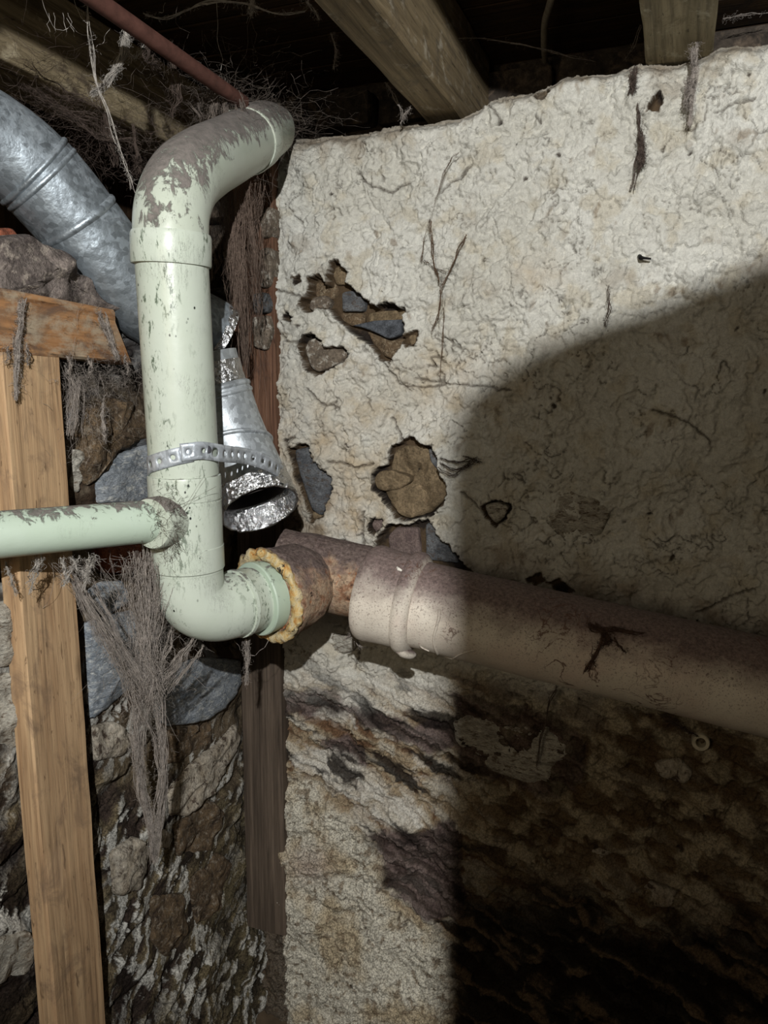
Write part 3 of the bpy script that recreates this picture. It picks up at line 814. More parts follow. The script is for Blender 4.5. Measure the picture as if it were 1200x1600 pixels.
def stone(wall, poly, base, rise, mat, label=None, sharp=0.5, rough=0.35, seed=0, plane=None, flat=2.2):
    """a stone bedded in a wall: outline from its seen edge, domed face, sides running back into the bed"""
    right = wall is WR
    pl = (0.0 if right else XL) if plane is None else plane
    pts = [on_y(x, y, pl) if right else on_x(x, y, pl) for x, y in poly]
    uv = [Vector((p.x, p.z)) if right else Vector((p.y, p.z)) for p in pts]
    ring = []
    n = len(uv)
    for i in range(n):
        a, b = uv[i], uv[(i + 1) % n]
        k = max(2, int((b - a).length / 0.006))
        k = min(k, 9)
        for j in range(k): ring.append(a.lerp(b, j / k))
    # soften corners
    m = len(ring)
    ring = [ring[i] * (1 - sharp) + (ring[i - 1] + ring[(i + 1) % m]) * 0.5 * sharp for i in range(m)]
    cen = sum(ring, Vector((0, 0))) / m
    size = sum((r - cen).length for r in ring) / m
    def P(q, hh): return Vector((q.x, -(pl * -1) - hh, q.y)) if right else Vector((pl + hh, q.x, q.y))
    vs, fs = [], []
    steps = [(1.0, -0.05), (1.0, 0.35), (0.99, 0.62), (0.965, 0.78), (0.90, 0.90), (0.76, 0.97), (0.56, 1.0), (0.36, 1.0), (0.16, 1.0)]
    for s, k in steps:
        for q in ring:
            w = cen + (q - cen) * s
            nn = mnoise.fractal(Vector((w.x * 28 + seed * 3.1, w.y * 28, seed * 1.7)), 1.0, 2.0, 5)
            n2 = mnoise.noise(Vector((w.x * 9 + seed, w.y * 9, seed * 2.7)))
            if k == -0.05: hh = base - 0.05
            else: hh = base + rise * k + (nn * rough * 0.010 + n2 * rough * 0.016) * (0.3 + k)
            if k > -0.01 and s > 0.9:
                jit = mnoise.noise(Vector((w.x * 70, w.y * 70, seed))) * 0.03
                w = cen + (q - cen) * (s + jit)
            vs.append(P(w, hh))
    R = len(steps)
    for r in range(R - 1):
        for j in range(m):
            k = (j + 1) % m
            fs.append((r * m + j, r * m + k, (r + 1) * m + k, (r + 1) * m + j))
    fs.append(tuple((R - 1) * m + j for j in range(m)))
    if not right: pass
    o = mesh_obj('stone', vs, fs, ST[mat], wall, True, 48)
    # normals outward
    bm = bmesh.new(); bm.from_mesh(o.data); bmesh.ops.recalc_face_normals(bm, faces=bm.faces); bm.to_mesh(o.data); bm.free()
    if label: o['label'] = label
    return o

# stones and mortar showing through the broken plaster of the right wall
stone(WR, [(488, 440), (516, 438), (524, 452), (518, 466), (488, 464)], -0.023, .008, 'mortar', seed=1)
stone(WR, [(484, 464), (506, 460), (516, 470), (510, 484), (492, 490), (478, 480)], -0.021, .012, 'grey', seed=2)
stone(WR, [(514, 420), (528, 412), (542, 428), (540, 444), (520, 444)], -0.025, .012, 'brown', seed=3)
stone(WR, [(530, 456), (548, 452), (568, 468), (566, 486), (531, 486)], -0.023, .014, 'slate', seed=4)
stone(WR, [(527, 488), (566, 488), (567, 504), (548, 510), (530, 500)], -0.023, .010, 'mortar', seed=5)
stone(WR, [(568, 488), (596, 484), (630, 482), (630, 500), (570, 504)], -0.027, .008, 'brown', seed=6)
stone(WR, [(546, 508), (584, 500), (628, 498), (626, 522), (606, 530), (586, 520), (566, 512)], -0.021, .016, 'darkblue', 'dark blue-grey stone', seed=7, rough=.25)
stone(WR, [(568, 516), (588, 524), (606, 532), (632, 526), (628, 542), (612, 562), (596, 556), (578, 536)], -0.025, .010, 'mortar', seed=8)
stone(WR, [(476, 546), (482, 530), (492, 528), (504, 534), (518, 544), (538, 545), (546, 554), (536, 566), (510, 578), (496, 582), (484, 574)], -0.013, .018, 'grey', 'rounded grey stone', seed=9, rough=.3)
stone(WR, [(460, 702), (480, 698), (490, 716), (504, 736), (520, 746), (512, 790), (504, 806), (490, 800), (478, 768), (466, 732)], -0.009, .013, 'slate', 'flat slate-grey stone', seed=10, rough=.25)
stone(WR, [(492, 796), (506, 806), (506, 814), (492, 814), (484, 806)], -0.011, .010, 'brown', seed=11)
stone(WR, [(612, 706), (632, 696), (664, 700), (680, 724), (690, 744), (698, 764), (690, 786), (668, 804), (640, 810), (622, 804), (606, 784), (598, 768), (606, 740)], -0.021, .012, 'brown', 'large ochre-brown stone', seed=12, rough=1.3)
stone(WR, [(584, 750), (592, 736), (612, 734), (640, 744), (644, 752), (626, 764), (600, 768), (588, 764)], -0.013, -0.0 + .017, 'brown', 'rounded bulge of stone', seed=13, rough=.25)
stone(WR, [(666, 700), (676, 704), (686, 724), (684, 736), (672, 724)], -0.021, .014, 'slate', seed=14)
stone(WR, [(580, 820), (587, 808), (600, 812), (598, 824), (588, 834)], -0.009, .009, 'mauve', seed=15)
stone(WR, [(604, 838), (618, 824), (652, 826), (656, 870), (606, 866)], -0.017, .012, 'mauve', seed=16)
stone(WR, [(662, 820), (672, 818), (694, 848), (716, 882), (664, 876)], -0.017, .010, 'slate', seed=17)
stone(WR, [(758, 788), (778, 783), (797, 791), (788, 810), (776, 818), (764, 804)], -.008, .020, 'white', seed=18, rough=.3)
stone(WR, [(452, 495), (458, 490), (464, 497), (460, 503), (453, 501)], -.012, .008, 'slate', seed=19)
stone(WR, [(636, 524), (649, 522), (649, 536), (640, 541)], -.012, .006, 'brown', seed=20)
stone(WR, [(706, 1128), (728, 1118), (790, 1124), (850, 1136), (886, 1160), (894, 1176), (870, 1190), (868, 1222), (840, 1226), (790, 1212), (740, 1186), (712, 1156)], -.020, .034, 'white', 'pale slab sticking out of the wall below the drain pipe', seed=21, rough=.7)
stone(WR, [(816, 1290), (880, 1270), (960, 1290), (962, 1330), (900, 1370), (820, 1330)], -.020, .024, 'pale', seed=22, rough=.7)
stone(WR, [(1020, 1190), (1060, 1180), (1084, 1204), (1072, 1224), (1030, 1212)], -.016, .024, 'pale', seed=23, rough=.6)
stone(WR, [(846, 770), (890, 764), (960, 790), (940, 836), (880, 842), (844, 810)], -.012, .024, 'white', seed=24, rough=.2)
stone(WR, [(930, 1380), (1000, 1366), (1060, 1390), (1050, 1416), (960, 1408)], -.018, .024, 'pale', seed=25, rough=.7)
stone(WR, [(442, 1000), (490, 982), (556, 990), (560, 1014), (520, 1026), (446, 1020)], -.006, .022, 'white', 'white lumpy stone under the rusty tee', seed=26, rough=.6)
# stones in the corner, between the post and the plaster edge
stone(WR, [(404, 462), (424, 458), (430, 474), (428, 490), (406, 492)], .010, .020, 'slate', seed=31, plane=-.02)
stone(WR, [(402, 496), (428, 494), (432, 520), (424, 548), (404, 544)], .010, .016, 'grey', seed=32, plane=-.02)
stone(WR, [(416, 330), (432, 326), (434, 352), (430, 372), (416, 376)], .010, .020, 'grey', seed=33, plane=-.02)
stone(WR, [(414, 392), (430, 388), (432, 420), (428, 450), (414, 452)], .010, .016, 'grey', seed=34, plane=-.02)

# rubble of the left wall
for poly, base, rise, mat, label, kw in STONES_L:
    stone(WL, poly, base, rise, mat, label, **kw)

# ------------------------------------------------------------------ timber
def board(name, a, b, wdir, w, t, mat, parent=None, bev=0.003, nseg=24, wob=0.0012, skew=(0, 0), seed=0, label=None):
    """sawn timber whose axis runs a->b (the centre line); w along wdir, t across; skew slants the ends"""
    a, b = Vector(a), Vector(b)
    zd = (b - a).normalized(); L = (b - a).length
    xd = (wdir - zd * wdir.dot(zd)).normalized(); yd = zd.cross(xd)
    vs, fs = [], []
    k = bev
    prof = [(-w/2 + k, -t/2), (w/2 - k, -t/2), (w/2, -t/2 + k), (w/2, t/2 - k), (w/2 - k, t/2), (-w/2 + k, t/2), (-w/2, t/2 - k), (-w/2, -t/2 + k)]
    m = len(prof)
    for i in range(nseg + 1):
        s = i / nseg
        for j, (x, y) in enumerate(prof):
            z = s * L
            if i == 0: z += skew[0] * (x / w)
            if i == nseg: z += skew[1] * (x / w)
            q = Vector((x * 20 + seed, y * 20 + j * 0.7, z * 9 + seed))
            vs.append((x + mnoise.noise(q) * wob, y + mnoise.noise(q + Vector((9, 3, 1))) * wob, z))
    for i in range(nseg):
        for j in range(m):
            n = (j + 1) % m
            fs.append((i*m + j, i*m + n, (i+1)*m + n, (i+1)*m + j))
    fs.append(tuple(reversed(range(m)))); fs.append(tuple(nseg*m + j for j in range(m)))
    o = mesh_obj(name, vs, fs, mat, None, True, 30)
    o.matrix_world = Matrix(((xd.x, yd.x, zd.x, a.x), (xd.y, yd.y, zd.y, a.y), (xd.z, yd.z, zd.z, a.z), (0, 0, 0, 1)))
    if parent:
        mw = o.matrix_world.copy(); o.parent = parent; o.matrix_world = mw
    if label: o['label'] = label
    return o

W_JOIST = mat_wood('old_joist_wood', srgb(100, 86, 64), srgb(146, 130, 102), (0.10, 0.085, 0.065), 0.46, stain=(srgb(186, 178, 160), 0.57))
W_JOIST2 = mat_wood('whitewashed_joist_wood', srgb(112, 102, 78), srgb(158, 146, 118), srgb(84, 74, 52), 0.46, stain=(srgb(186, 180, 158), 0.56))
W_BEAM = mat_wood('plate_beam_wood', srgb(96, 84, 64), srgb(156, 142, 114), (0.08, 0.06, 0.045), 0.47, stain=(srgb(196, 184, 156), 0.58))
W_STUD = mat_wood('stud_pine', srgb(158, 126, 94), srgb(192, 162, 126), srgb(120, 100, 82), 0.47, rough=0.8)
W_PLATE = mat_wood('plate_pine', srgb(124, 86, 56), srgb(172, 130, 90), srgb(92, 78, 70), 0.52, stain=(srgb(170, 156, 134), 0.48))
W_POST = mat_wood('corner_post_wood', srgb(76, 52, 40), srgb(124, 92, 72), srgb(66, 54, 48), 0.42, grain=(1.3, 1.3, 1), damp=(1.42, srgb(66, 58, 50)))
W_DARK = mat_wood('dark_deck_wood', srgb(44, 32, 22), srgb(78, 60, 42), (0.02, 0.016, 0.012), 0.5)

# floor and the dark room above the wall heads
def slab(name, x0, x1, y0, y1, z0, z1, mat):
    vs = [(x0, y0, z0), (x1, y0, z0), (x1, y1, z0), (x0, y1, z0), (x0, y0, z1), (x1, y0, z1), (x1, y1, z1), (x0, y1, z1)]
    fs = [(3, 2, 1, 0), (4, 5, 6, 7), (0, 1, 5, 4), (1, 2, 6, 5), (2, 3, 7, 6), (3, 0, 4, 7)]
    o = mesh_obj(name, vs, fs, mat, None, False, None); o['kind'] = 'structure'; return o

M_EARTH = mat_plain('packed_earth', srgb(92, 78, 62), 0.95, 0, 0.4, 14, 0.6)
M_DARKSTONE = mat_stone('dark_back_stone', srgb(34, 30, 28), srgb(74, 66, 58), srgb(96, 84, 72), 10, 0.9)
slab('floor', -1.2, 3.4, -3.6, 0.8, -0.12, 0.0, M_EARTH)

zj = on_y(676, 168, -0.01).z            # underside of the joists
JL, JR = on_y(646, 172, -0.01).x, on_y(708, 160, -0.01).x
KL, KR = on_y(1008, 92, -0.01).x, on_y(1116, 78, -0.01).x
zk = on_y(1060, 84, -0.01).z
DECK = zj + 0.20
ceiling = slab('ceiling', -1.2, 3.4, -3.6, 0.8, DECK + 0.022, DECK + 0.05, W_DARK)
for i in range(18):                      # deck boards across the joists
    y = 0.68 - i * 0.138
    board('plank', (-1.1, y, DECK + 0.011), (2.4, y, DECK + 0.011), Vector((0, 1, 0)), 0.132, 0.022, W_DARK, ceiling, 0.002, 10, 0.001, seed=i)
tag(board('joist', (0.5 * (JL + JR), 0.28, zj + 0.098), (0.5 * (JL + JR), -3.2, zj + 0.098), Vector((1, 0, 0)), JR - JL, 0.195, W_JOIST, None, 0.005, 60, 0.003, seed=3),
    'heavy old timber joist running in over the middle of the wall', 'joist', 'timber joists under the floor above')
tag(board('joist', (0.5 * (KL + KR), 0.28, zk + 0.098), (0.5 * (KL + KR), -3.2, zk + 0.098), Vector((1, 0, 0)), KR - KL, 0.195, W_JOIST2, None, 0.005, 60, 0.003, seed=5),
    'pale speckled joist end with a split on the wall top at far right', 'joist', 'timber joists under the floor above')
# beam along the head of the left wall, only its lower arris catches the light
pA, pB = on_x(0, 95, -0.16), on_x(215, 205, -0.16)
tag(board('joist', (-0.21, 0.28, pB.z + 0.085), (-0.21, -3.2, pA.z + 0.085), Vector((1, 0, 0)), 0.10, 0.17, W_BEAM, None, 0.006, 60, 0.003, seed=8),
    'cobwebbed timber beam above the grey duct, its lower edge pale', 'joist', 'timber joists under the floor above')

# walls of the dark space behind the wall heads, in rough courses
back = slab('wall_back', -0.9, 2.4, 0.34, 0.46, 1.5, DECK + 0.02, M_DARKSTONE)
def lump(a, b, parent, mat, seed):
    """a squared rough stone, a and b its opposite corners"""
    bm = bmesh.new(); bmesh.ops.create_cube(bm, size=1.0)
    bmesh.ops.bevel(bm, geom=bm.edges[:], offset=0.12, segments=2, affect='EDGES', profile=0.6)
    c = (Vector(a) + Vector(b)) * 0.5; d = Vector(b) - Vector(a)
    vs = []
    for v in bm.verts:
        q = Vector((v.co.x * d.x, v.co.y * d.y, v.co.z * d.z))
        vs.append(c + q + Vector([mnoise.noise(q * 14 + Vector((seed, k * 5, seed))) * 0.012 for k in range(3)]))
    fs = [[v.index for v in f.verts] for f in bm.faces]; bm.free()
    return mesh_obj('stone', vs, fs, mat, parent, True, 50)
r_ = random.Random(3)
z = 2.0
row = 0
while z < DECK - 0.02:
    hh = r_.uniform(0.075, 0.11); x = -0.3 + r_.uniform(-0.1, 0)
    while x < 1.7:
        w = r_.uniform(0.12, 0.28)
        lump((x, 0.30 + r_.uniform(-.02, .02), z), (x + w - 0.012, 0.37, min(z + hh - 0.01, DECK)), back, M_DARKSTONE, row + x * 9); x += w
    z += hh; row += 1
slab('trim_1', -0.62, -0.54, -3.2, 0.34, 1.6, DECK + 0.02, W_DARK)

# pine framing on the left wall
XF = 0.0
s0, s1 = on_x(4, 700, XF), on_x(96, 700, XF)
def stud_mid(y): # centre of the stud at photo row y
    e = {548: (3, 95), 1600: (80, 178)}
    t = (y - 548) / (1600 - 548); return 0.5 * ((3 + 77 * t) + (95 + 83 * t))
top_p, bot_p = on_x(stud_mid(548), 548, XF), on_x(stud_mid(1600), 1600, XF)
sw = abs(on_x(95, 548, XF).y - on_x(3, 548, XF).y)
dirn = (bot_p - top_p).normalized()
e_b = bot_p + dirn * (bot_p.z / -dirn.z)
tag(board('stud', e_b + Vector((-0.019, 0, 0)), top_p + Vector((-0.019, 0, 0)), Vector((0, 1, 0)), sw, 0.038, W_STUD, None, 0.003, 50, 0.0015, seed=2),
    'upright pine stud standing against the left wall below the slanting plate', 'stud')
pl0, pl1 = on_x(-60, 490, XF + 0.004), on_x(190, 527, XF + 0.004)
pw = 0.088
tag(board('wall_plate', pl0 + Vector((-0.022, -0.35, 0.06)) * 0 + (pl0 - pl1) * 0.8 + Vector((-0.022, 0, 0)), pl1 + Vector((-0.022, 0, 0)), Vector((0, 0, 1)), pw, 0.044, W_PLATE, None, 0.004, 40, 0.002, skew=(0, -0.052), seed=12),
    'stained pine plate with a slanted end lying across the top of the stud', 'timber')

# old post in the corner
def pd(px, py, y=-0.028): return on_y(px, py, y)
pt, pb = pd(392, 236), pd(409, 1452)
tag(board('corner_post', (0.5 * (pd(374, 1040).x + pd(437, 1040).x), -0.005, pb.z), (0.5 * (pd(368, 600).x + pd(428, 600).x), -0.005, 2.14), Vector((1, 0, 0)), pd(437, 1040).x - pd(374, 1040).x, 0.05, W_POST, None, 0.004, 60, 0.0022, seed=21),
    'narrow timber post in the wall corner, brown above and damp-darkened below the rusty pipe tee', 'post')

# ------------------------------------------------------------------ pale plastic stack
PVC = mat_plastic('pale_pvc', srgb(193, 201, 189), 0.42, mould=True, lo=0.42)
PVC_D = mat_plastic('dusty_pvc', srgb(190, 197, 184), 0.72, lo=0.20)
PVC_B = mat_plastic('branch_pvc', srgb(184, 199, 184), 0.46, lo=0.34)
PVC_R = mat_plastic('adapter_pvc', srgb(178, 194, 178), 0.35, lo=0.42, rough=0.5)
A = D(268, 398, 1.150); B = D(289.5, 760, 1.222); E0 = D(294, 890, 1.247)
stack = thing('waste_stack', 'pale green-white plastic waste pipe standing in front of the corner, dusty elbow above, bend below', 'pipe', D(294, 890, 1.247))
R0 = 0.0540
def sect(name, a, b, st, mat, parent=None, seg=56, label=None, cap=(True, True)):
    p, r = straight(a, b, st); o = mesh_obj(name, *sweep(p, r, seg, cap), mat, parent, True, 28)
    if label: o['label'] = label
    return o
d = (B - A); LAB = d.length
sect('pipe', A, B, [(0.005, R0), (LAB * .3, R0), (LAB * .7, R0), (LAB - 0.02, R0)], PVC, stack)
up_ax = spline([D(268, 415, 1.154), D(267, 372, 1.146), D(270, 325, 1.150), D(287, 283, 1.180), D(318, 256, 1.245), D(352, 238, 1.33), D(384, 221, 1.42), D(392, 216, 1.45)], 8)
rad = []
for i, p in enumerate(up_ax):
    s = i / (len(up_ax) - 1)
    rad.append(0.0575 if s < 0.125 else (0.0555 if s < 0.88 else 0.0575))
rad[0] = 0.0555
mesh_obj('upper_elbow', *sweep(up_ax, rad, 56, (False, True)), PVC_D, stack, True, 30)['label'] = 'elbow thick with grey dust'
sect('collar', D(268, 415, 1.154), D(267.5, 368, 1.145), [(0.0, 0.0545), (0.0, 0.0585), (0.003, 0.0592), (0.041, 0.0592), (0.046, 0.0575)], PVC, stack, cap=(True, False))
e2 = D(384, 221, 1.42); e3 = D(400, 212, 1.49)
sect('collar', e2, e3, [(-0.004, 0.0575), (0.0, 0.0595), (0.062, 0.0595), (0.064, 0.0575), (0.20, 0.0545)], PVC_D, stack)
# tee that takes the branch
T0 = D(288, 742, 1.218); T1 = D(294.5, 888, 1.246)
LT = (T1 - T0).length
sect('tee_fitting', T0, T1, [(-0.001, R0), (0.0, 0.0565), (0.003, 0.0572), (LT*.24, 0.0572), (LT*.245, 0.0560), (LT*.26, 0.0560), (LT*.265, 0.0568), (LT*.74, 0.0568), (LT*.745, 0.0578), (LT*.985, 0.0578), (LT, 0.0555), (LT*1.02, 0.0555)], PVC, stack)
bj0 = D(262, 812, 1.190); bj1 = D(232, 819, 1.155); bfar = D(-120, 846, 0.99)
sect('branch_socket', D(280, 809, 1.215), bj1, [(0.0, 0.040), (0.05, 0.0395), (0.060, 0.0395), (0.064, 0.0378)], PVC_D, stack, 40)
sect('branch_pipe', bj0, bfar, [(0.0, 0.0325), (0.06, 0.0325), (0.2, 0.0325), (0.46, 0.0325)], PVC_B, stack, 40, 'thinner branch pipe with dust on top')
low_ax = spline([D(294, 884, 1.246), D(295.5, 905, 1.250), D(300, 928, 1.256), D(314, 944, 1.266), D(338, 950, 1.284), D(366, 945, 1.305), D(398, 936, 1.336)], 8)
mesh_obj('lower_elbow', *sweep(low_ax, 0.0555, 56, (False, True)), PVC, stack, True, 40)
sect('collar', D(368, 944, 1.306), D(400, 935, 1.339), [(0.0, 0.0555), (0.0, 0.0585), (0.006, 0.0592), (0.010, 0.0575), (0.032, 0.0570)], PVC, stack)
ra, rb = D(394, 937.5, 1.333), D(424, 929, 1.362)
sect('adapter_ring', ra, rb, [(0.004, 0.055), (0.0045, 0.0640), (0.007, 0.0655), (0.010, 0.0655), (0.034, 0.063)], PVC_R, stack)

# ------------------------------------------------------------------ rusty cast iron tee
IRON, CRUST, CLAY = mat_iron(), mat_crust(), mat_painted_pipe()
h0, h1 = D(418, 931, 1.352), D(505, 900, 1.455)
tee = thing('cast_iron_tee', 'rusty cast iron pipe tee with a yellow crusted hub beside the plastic bend', 'pipe fitting', h1)
rust = lambda amp, sc: (lambda p, i, j: mnoise.fractal(p * sc, 1.0, 2.0, 4) * amp)
LH = (h1 - h0).length
st = [(0.0, 0.066), (0.0, 0.078), (0.004, 0.0825), (0.014, 0.0835), (0.024, 0.0825), (0.030, 0.080), (0.055, 0.079), (0.075, 0.076), (0.09, 0.070), (0.105, 0.062), (LH, 0.055)]
p, r = straight(h0, h1, st); hub_ = mesh_obj('hub', *sweep(p, r, 64, (True, True), rust(0.0024, 55)), IRON, tee, True, 60)
q0, q1 = D(436, 880, 1.465), D(584, 914, 1.442)
p, r = straight(q0, q1, [(s * 0.015, 0.0700 if 2 < s < 12 else 0.0665) for s in range(0, 14)])
mesh_obj('body', *sweep(p, r, 64, (True, True), rust(0.0018, 45)), IRON, tee, True, 60)
# crumbling sealant round the hub mouth
hd = (h1 - h0).normalized()
hx = hd.cross(Vector((0, 0, 1))).normalized(); hy = hx.cross(hd)
vs, fs = [], []
n1_, n2_ = 110, 12
for i in range(n1_):
    a = 2 * math.pi * i / n1_
    e = hx * math.cos(a) + hy * math.sin(a)
    for j in range(n2_):
        b = 2 * math.pi * j / n2_
        pos = h0 + e * (0.0755 + 0.0105 * math.cos(b)) + hd * (-0.0005 + 0.0085 * math.sin(b))
        pos += (e * math.cos(b) + hd * math.sin(b)) * (mnoise.fractal(pos * 85, 1.0, 2.0, 4) * 0.0042 + mnoise.noise(pos * 30) * 0.0040)
        vs.append(pos)
for i in range(n1_):
    for j in range(n2_):
        i2, j2 = (i + 1) % n1_, (j + 1) % n2_
        fs.append((i * n2_ + j, i2 * n2_ + j, i2 * n2_ + j2, i * n2_ + j2))
mesh_obj('sealant', vs, fs, CRUST, hub_, True, 60)['label'] = 'crumbling yellow and orange crust'

# ------------------------------------------------------------------ painted drain pipe along the right wall
g0, g1 = D(560, 922, 1.435), D(1150, 1062, 1.240)
gd = (g1 - g0).normalized()
def station(px):   # metres from g0 where the axis crosses photo column px
    lo_, hi_ = -0.2, 2.0
    for _ in range(50):
        mid = 0.5 * (lo_ + hi_); q = R3.transposed() @ (g0 + gd * mid - CAM)
        if 600 + FPX * q.x / -q.z < px: lo_ = mid
        else: hi_ = mid
    return lo_
drain = thing('drain_pipe', 'thick cream-painted drain pipe sloping down along the right wall, mauve dust on top', 'pipe', g0)
s_b0, s_b1, s_c0, s_c1, s_s = station(572), station(628), station(632), station(660), station(700)
def dpart(name, st, disp=None, label=None, cap=(True, True)):
    p, r = straight(g0, g1, st); o = mesh_obj(name, *sweep(p, r, 72, cap, disp), CLAY, drain, True, 35)
    if label: o['label'] = label
    return o
soft = lambda p, i, j: mnoise.noise(p * 14) * 0.0015 + mnoise.noise(p * 60) * 0.0005
drain_tube = dpart('pipe', [(s_b1, 0.0790)] + [(s_c1 + k * 0.03, 0.0790 - 0.00004 * k) for k in range(44)], soft)
dpart('bell', [(s_b0, 0.070), (s_b0, 0.0835), (s_b0 + 0.004, 0.0875), (s_b0 + 0.012, 0.0900), (s_b0 + 0.022, 0.0900), (s_b0 + 0.027, 0.0885), (s_b0 + 0.05, 0.0875), (s_c0 + 0.01, 0.0865)], soft)
dpart('collar', [(s_c0, 0.082), (s_c0 + 0.002, 0.0900), (s_c0 + 0.008, 0.0945), (s_c0 + 0.016, 0.0955), (s_c0 + 0.024, 0.0930), (s_c0 + 0.030, 0.0860), (s_c0 + 0.032, 0.080)], soft, 'raised collar band')
# lap end of the collar band, and a wrapped seam running round the pipe
fr = frames([g0, g1])[0]
def around(s, ang, r): return g0 + gd * s + (fr[1] * math.cos(ang) + fr[2] * math.sin(ang)) * r
down = max(range(360), key=lambda k: -(around(0, math.radians(k), 1) - g0).z); toward = max(range(360), key=lambda k: (around(0, math.radians(k), 1) - g0).dot((CAM - g0).normalized()))
dn, tw = math.radians(down), math.radians(toward)
sgn = 1 if math.sin(tw - dn) > 0 else -1
tab = [around(s_c0 + 0.017 + 0.004 * k, dn + sgn * (0.62 - 0.09 * k), 0.0915) for k in range(6)]
mesh_obj('band_end', *sweep(tab, [0.006, 0.0085, 0.009, 0.009, 0.0085, 0.005], 14), CLAY, drain, True, 50)
def bead(pts, r, name='paint_run'):
    mesh_obj(name, *sweep(spline(pts, 5), r, 8), CLAY, drain_tube, True, 60)
bead([around(s_s + 0.002 * math.sin(k * 1.3), dn + sgn * (0.35 + k * 0.22), 0.0788) for k in range(8)], 0.0026)
bead([around(s_s + 0.012, dn + sgn * 0.30, 0.0786), around(s_s + 0.028, dn + sgn * 0.36, 0.0788), around(s_s + 0.034, dn + sgn * 0.62, 0.0788), around(s_s + 0.05, dn + sgn * 0.95, 0.0788), around(s_s + 0.07, dn + sgn * 1.15, 0.0786)], 0.0022)
bead([around(s_c1 + 0.02, dn + sgn * 0.9, 0.0786), around(s_c1 + 0.022, dn + sgn * 0.75, 0.0788), around(s_c1 + 0.035, dn + sgn * 0.62, 0.0788)], 0.0018)
# white chip lying on the bell
tag(mesh_obj('paint_chip', *sweep([around(s_b1 - .004, dn + sgn * 2.55, 0.0885), around(s_b1 + .0, dn + sgn * 2.5, 0.0895), around(s_b1 + .008, dn + sgn * 2.48, 0.0890)], [0.0015, 0.003, 0.0015], 8), mat_plain('white_chip', srgb(220, 216, 206)), None),
    'small white chip lying on top of the painted pipe bell', 'chip')

# small tube end in the wall under the drain
tb = on_y(1095, 1161, -0.03); back_ = on_y(1095, 1161, 0.0) + Vector((0.0, 0.05, 0.0))
td = (CAM - tb).normalized() * 0.25 + Vector((0, -1, 0)) * 0.75; td.normalize()
M_TUBE = mat_plain('off_white_tube', srgb(196, 188, 166), 0.6)
p, r = straight(tb - td * 0.07, tb, [(0, 0.0165), (0.060, 0.0165), (0.068, 0.0165), (0.070, 0.0150), (0.069, 0.0095), (0.062, 0.0085), (0.01, 0.0085)])
tag(mesh_obj('tube_end', *sweep(p, r, 32, (True, True)), M_TUBE, None, True, 40), 'small off-white tube end sticking out of the wall under the drain pipe', 'tube')

# ------------------------------------------------------------------ galvanised ducts
ZINC_D = mat_zinc('dusty_galvanised', (0.36, 0.41, 0.45), 0.40, 0.10, 0.42, srgb(118, 124, 128), 0.2, 0.75)
ZINC = mat_zinc('galvanised', (0.50, 0.54, 0.57), 0.10, 0.50, 0.42, metal=0.6)
FOIL = mat_foil()
INNER = mat_plain('duct_inside', srgb(58, 54, 52), 0.7, 0.3)
ud_px = [(-110, 175, 1.13), (-30, 208, 1.18), (40, 256, 1.225), (100, 320, 1.27), (150, 385, 1.315), (205, 450, 1.37), (262, 492, 1.425), (318, 520, 1.475), (336, 532, 1.49)]
ud_ax = spline([D(*q) for q in ud_px], 10)
duct = thing('air_duct', 'dusty grey galvanised duct coming down from the upper left and passing behind the plastic stack', 'duct', ud_ax[40])
def cut(ax, a, b):
    n = len(ax) - 1; i0, i1 = int(a * n), int(b * n); return ax[i0:i1 + 1]
crump = lambda amp, sc: (lambda p, i, j: mnoise.fractal(p * sc, 1.0, 2.0, 3) * amp)
dent = lambda amp: (lambda p, i, j: mnoise.noise(p * 11) * amp + abs(mnoise.noise(p * 26)) * amp * 0.5)
RD = 0.070
mesh_obj('section', *sweep(cut(ud_ax, 0, .29), RD, 56, (False, False), dent(.0015)), ZINC_D, duct, True, 60)
mesh_obj('section', *sweep(cut(ud_ax, .28, .44), RD + .0012, 56, (False, False), dent(.0015)), ZINC_D, duct, True, 60)
mesh_obj('section', *sweep(cut(ud_ax, .43, .93), RD + .002, 56, (False, False), dent(.003)), ZINC_D, duct, True, 60)
def ringbead(ax, t, r, name='seam_ring', mat=ZINC_D, parent=duct, tilt=0.0, h=0.004, w=.006):
    i = int(t * (len(ax) - 1)); f = frames(ax)[i]
    tg = (ax[min(i + 1, len(ax) - 1)] - ax[i - 1]).normalized()
    vs, fs = [], []; n = 72; prof = [(-w, -0.001), (-w * .5, h), (0, h * 1.25), (w * .5, h), (w, -0.001)]
    for j in range(n):
        a = 2 * math.pi * j / n; e = f[1] * math.cos(a) + f[2] * math.sin(a)
        for s, q in prof: vs.append(f[0] + e * (r + q) + tg * (s + tilt * math.cos(a) * r))
    m = len(prof)
    for j in range(n):
        for k in range(m - 1): fs.append((j * m + k, ((j + 1) % n) * m + k, ((j + 1) % n) * m + k + 1, j * m + k + 1))
    mesh_obj(name, vs, fs, mat, parent, True, 50)
ringbead(ud_ax, .285, RD); ringbead(ud_ax, .31, RD, h=.003); ringbead(ud_ax, .435, RD + .001, h=.0035, w=.008)
# crinkled foil skirt at the lower end of the upper duct
fl_ax = cut(ud_ax, .90, 1.0)
mesh_obj('foil_skirt', *sweep(fl_ax, [RD + .003 + .0004 * k for k in range(len(fl_ax))], 72, (False, False), crump(.004, 50)), FOIL, duct, True, 40)['label'] = 'crinkled foil edge'
fi = cut(ud_ax, .55, .99)
mesh_obj('lining', *sweep(fi, RD - .002, 40, (True, False)), INNER, duct, True, 60)
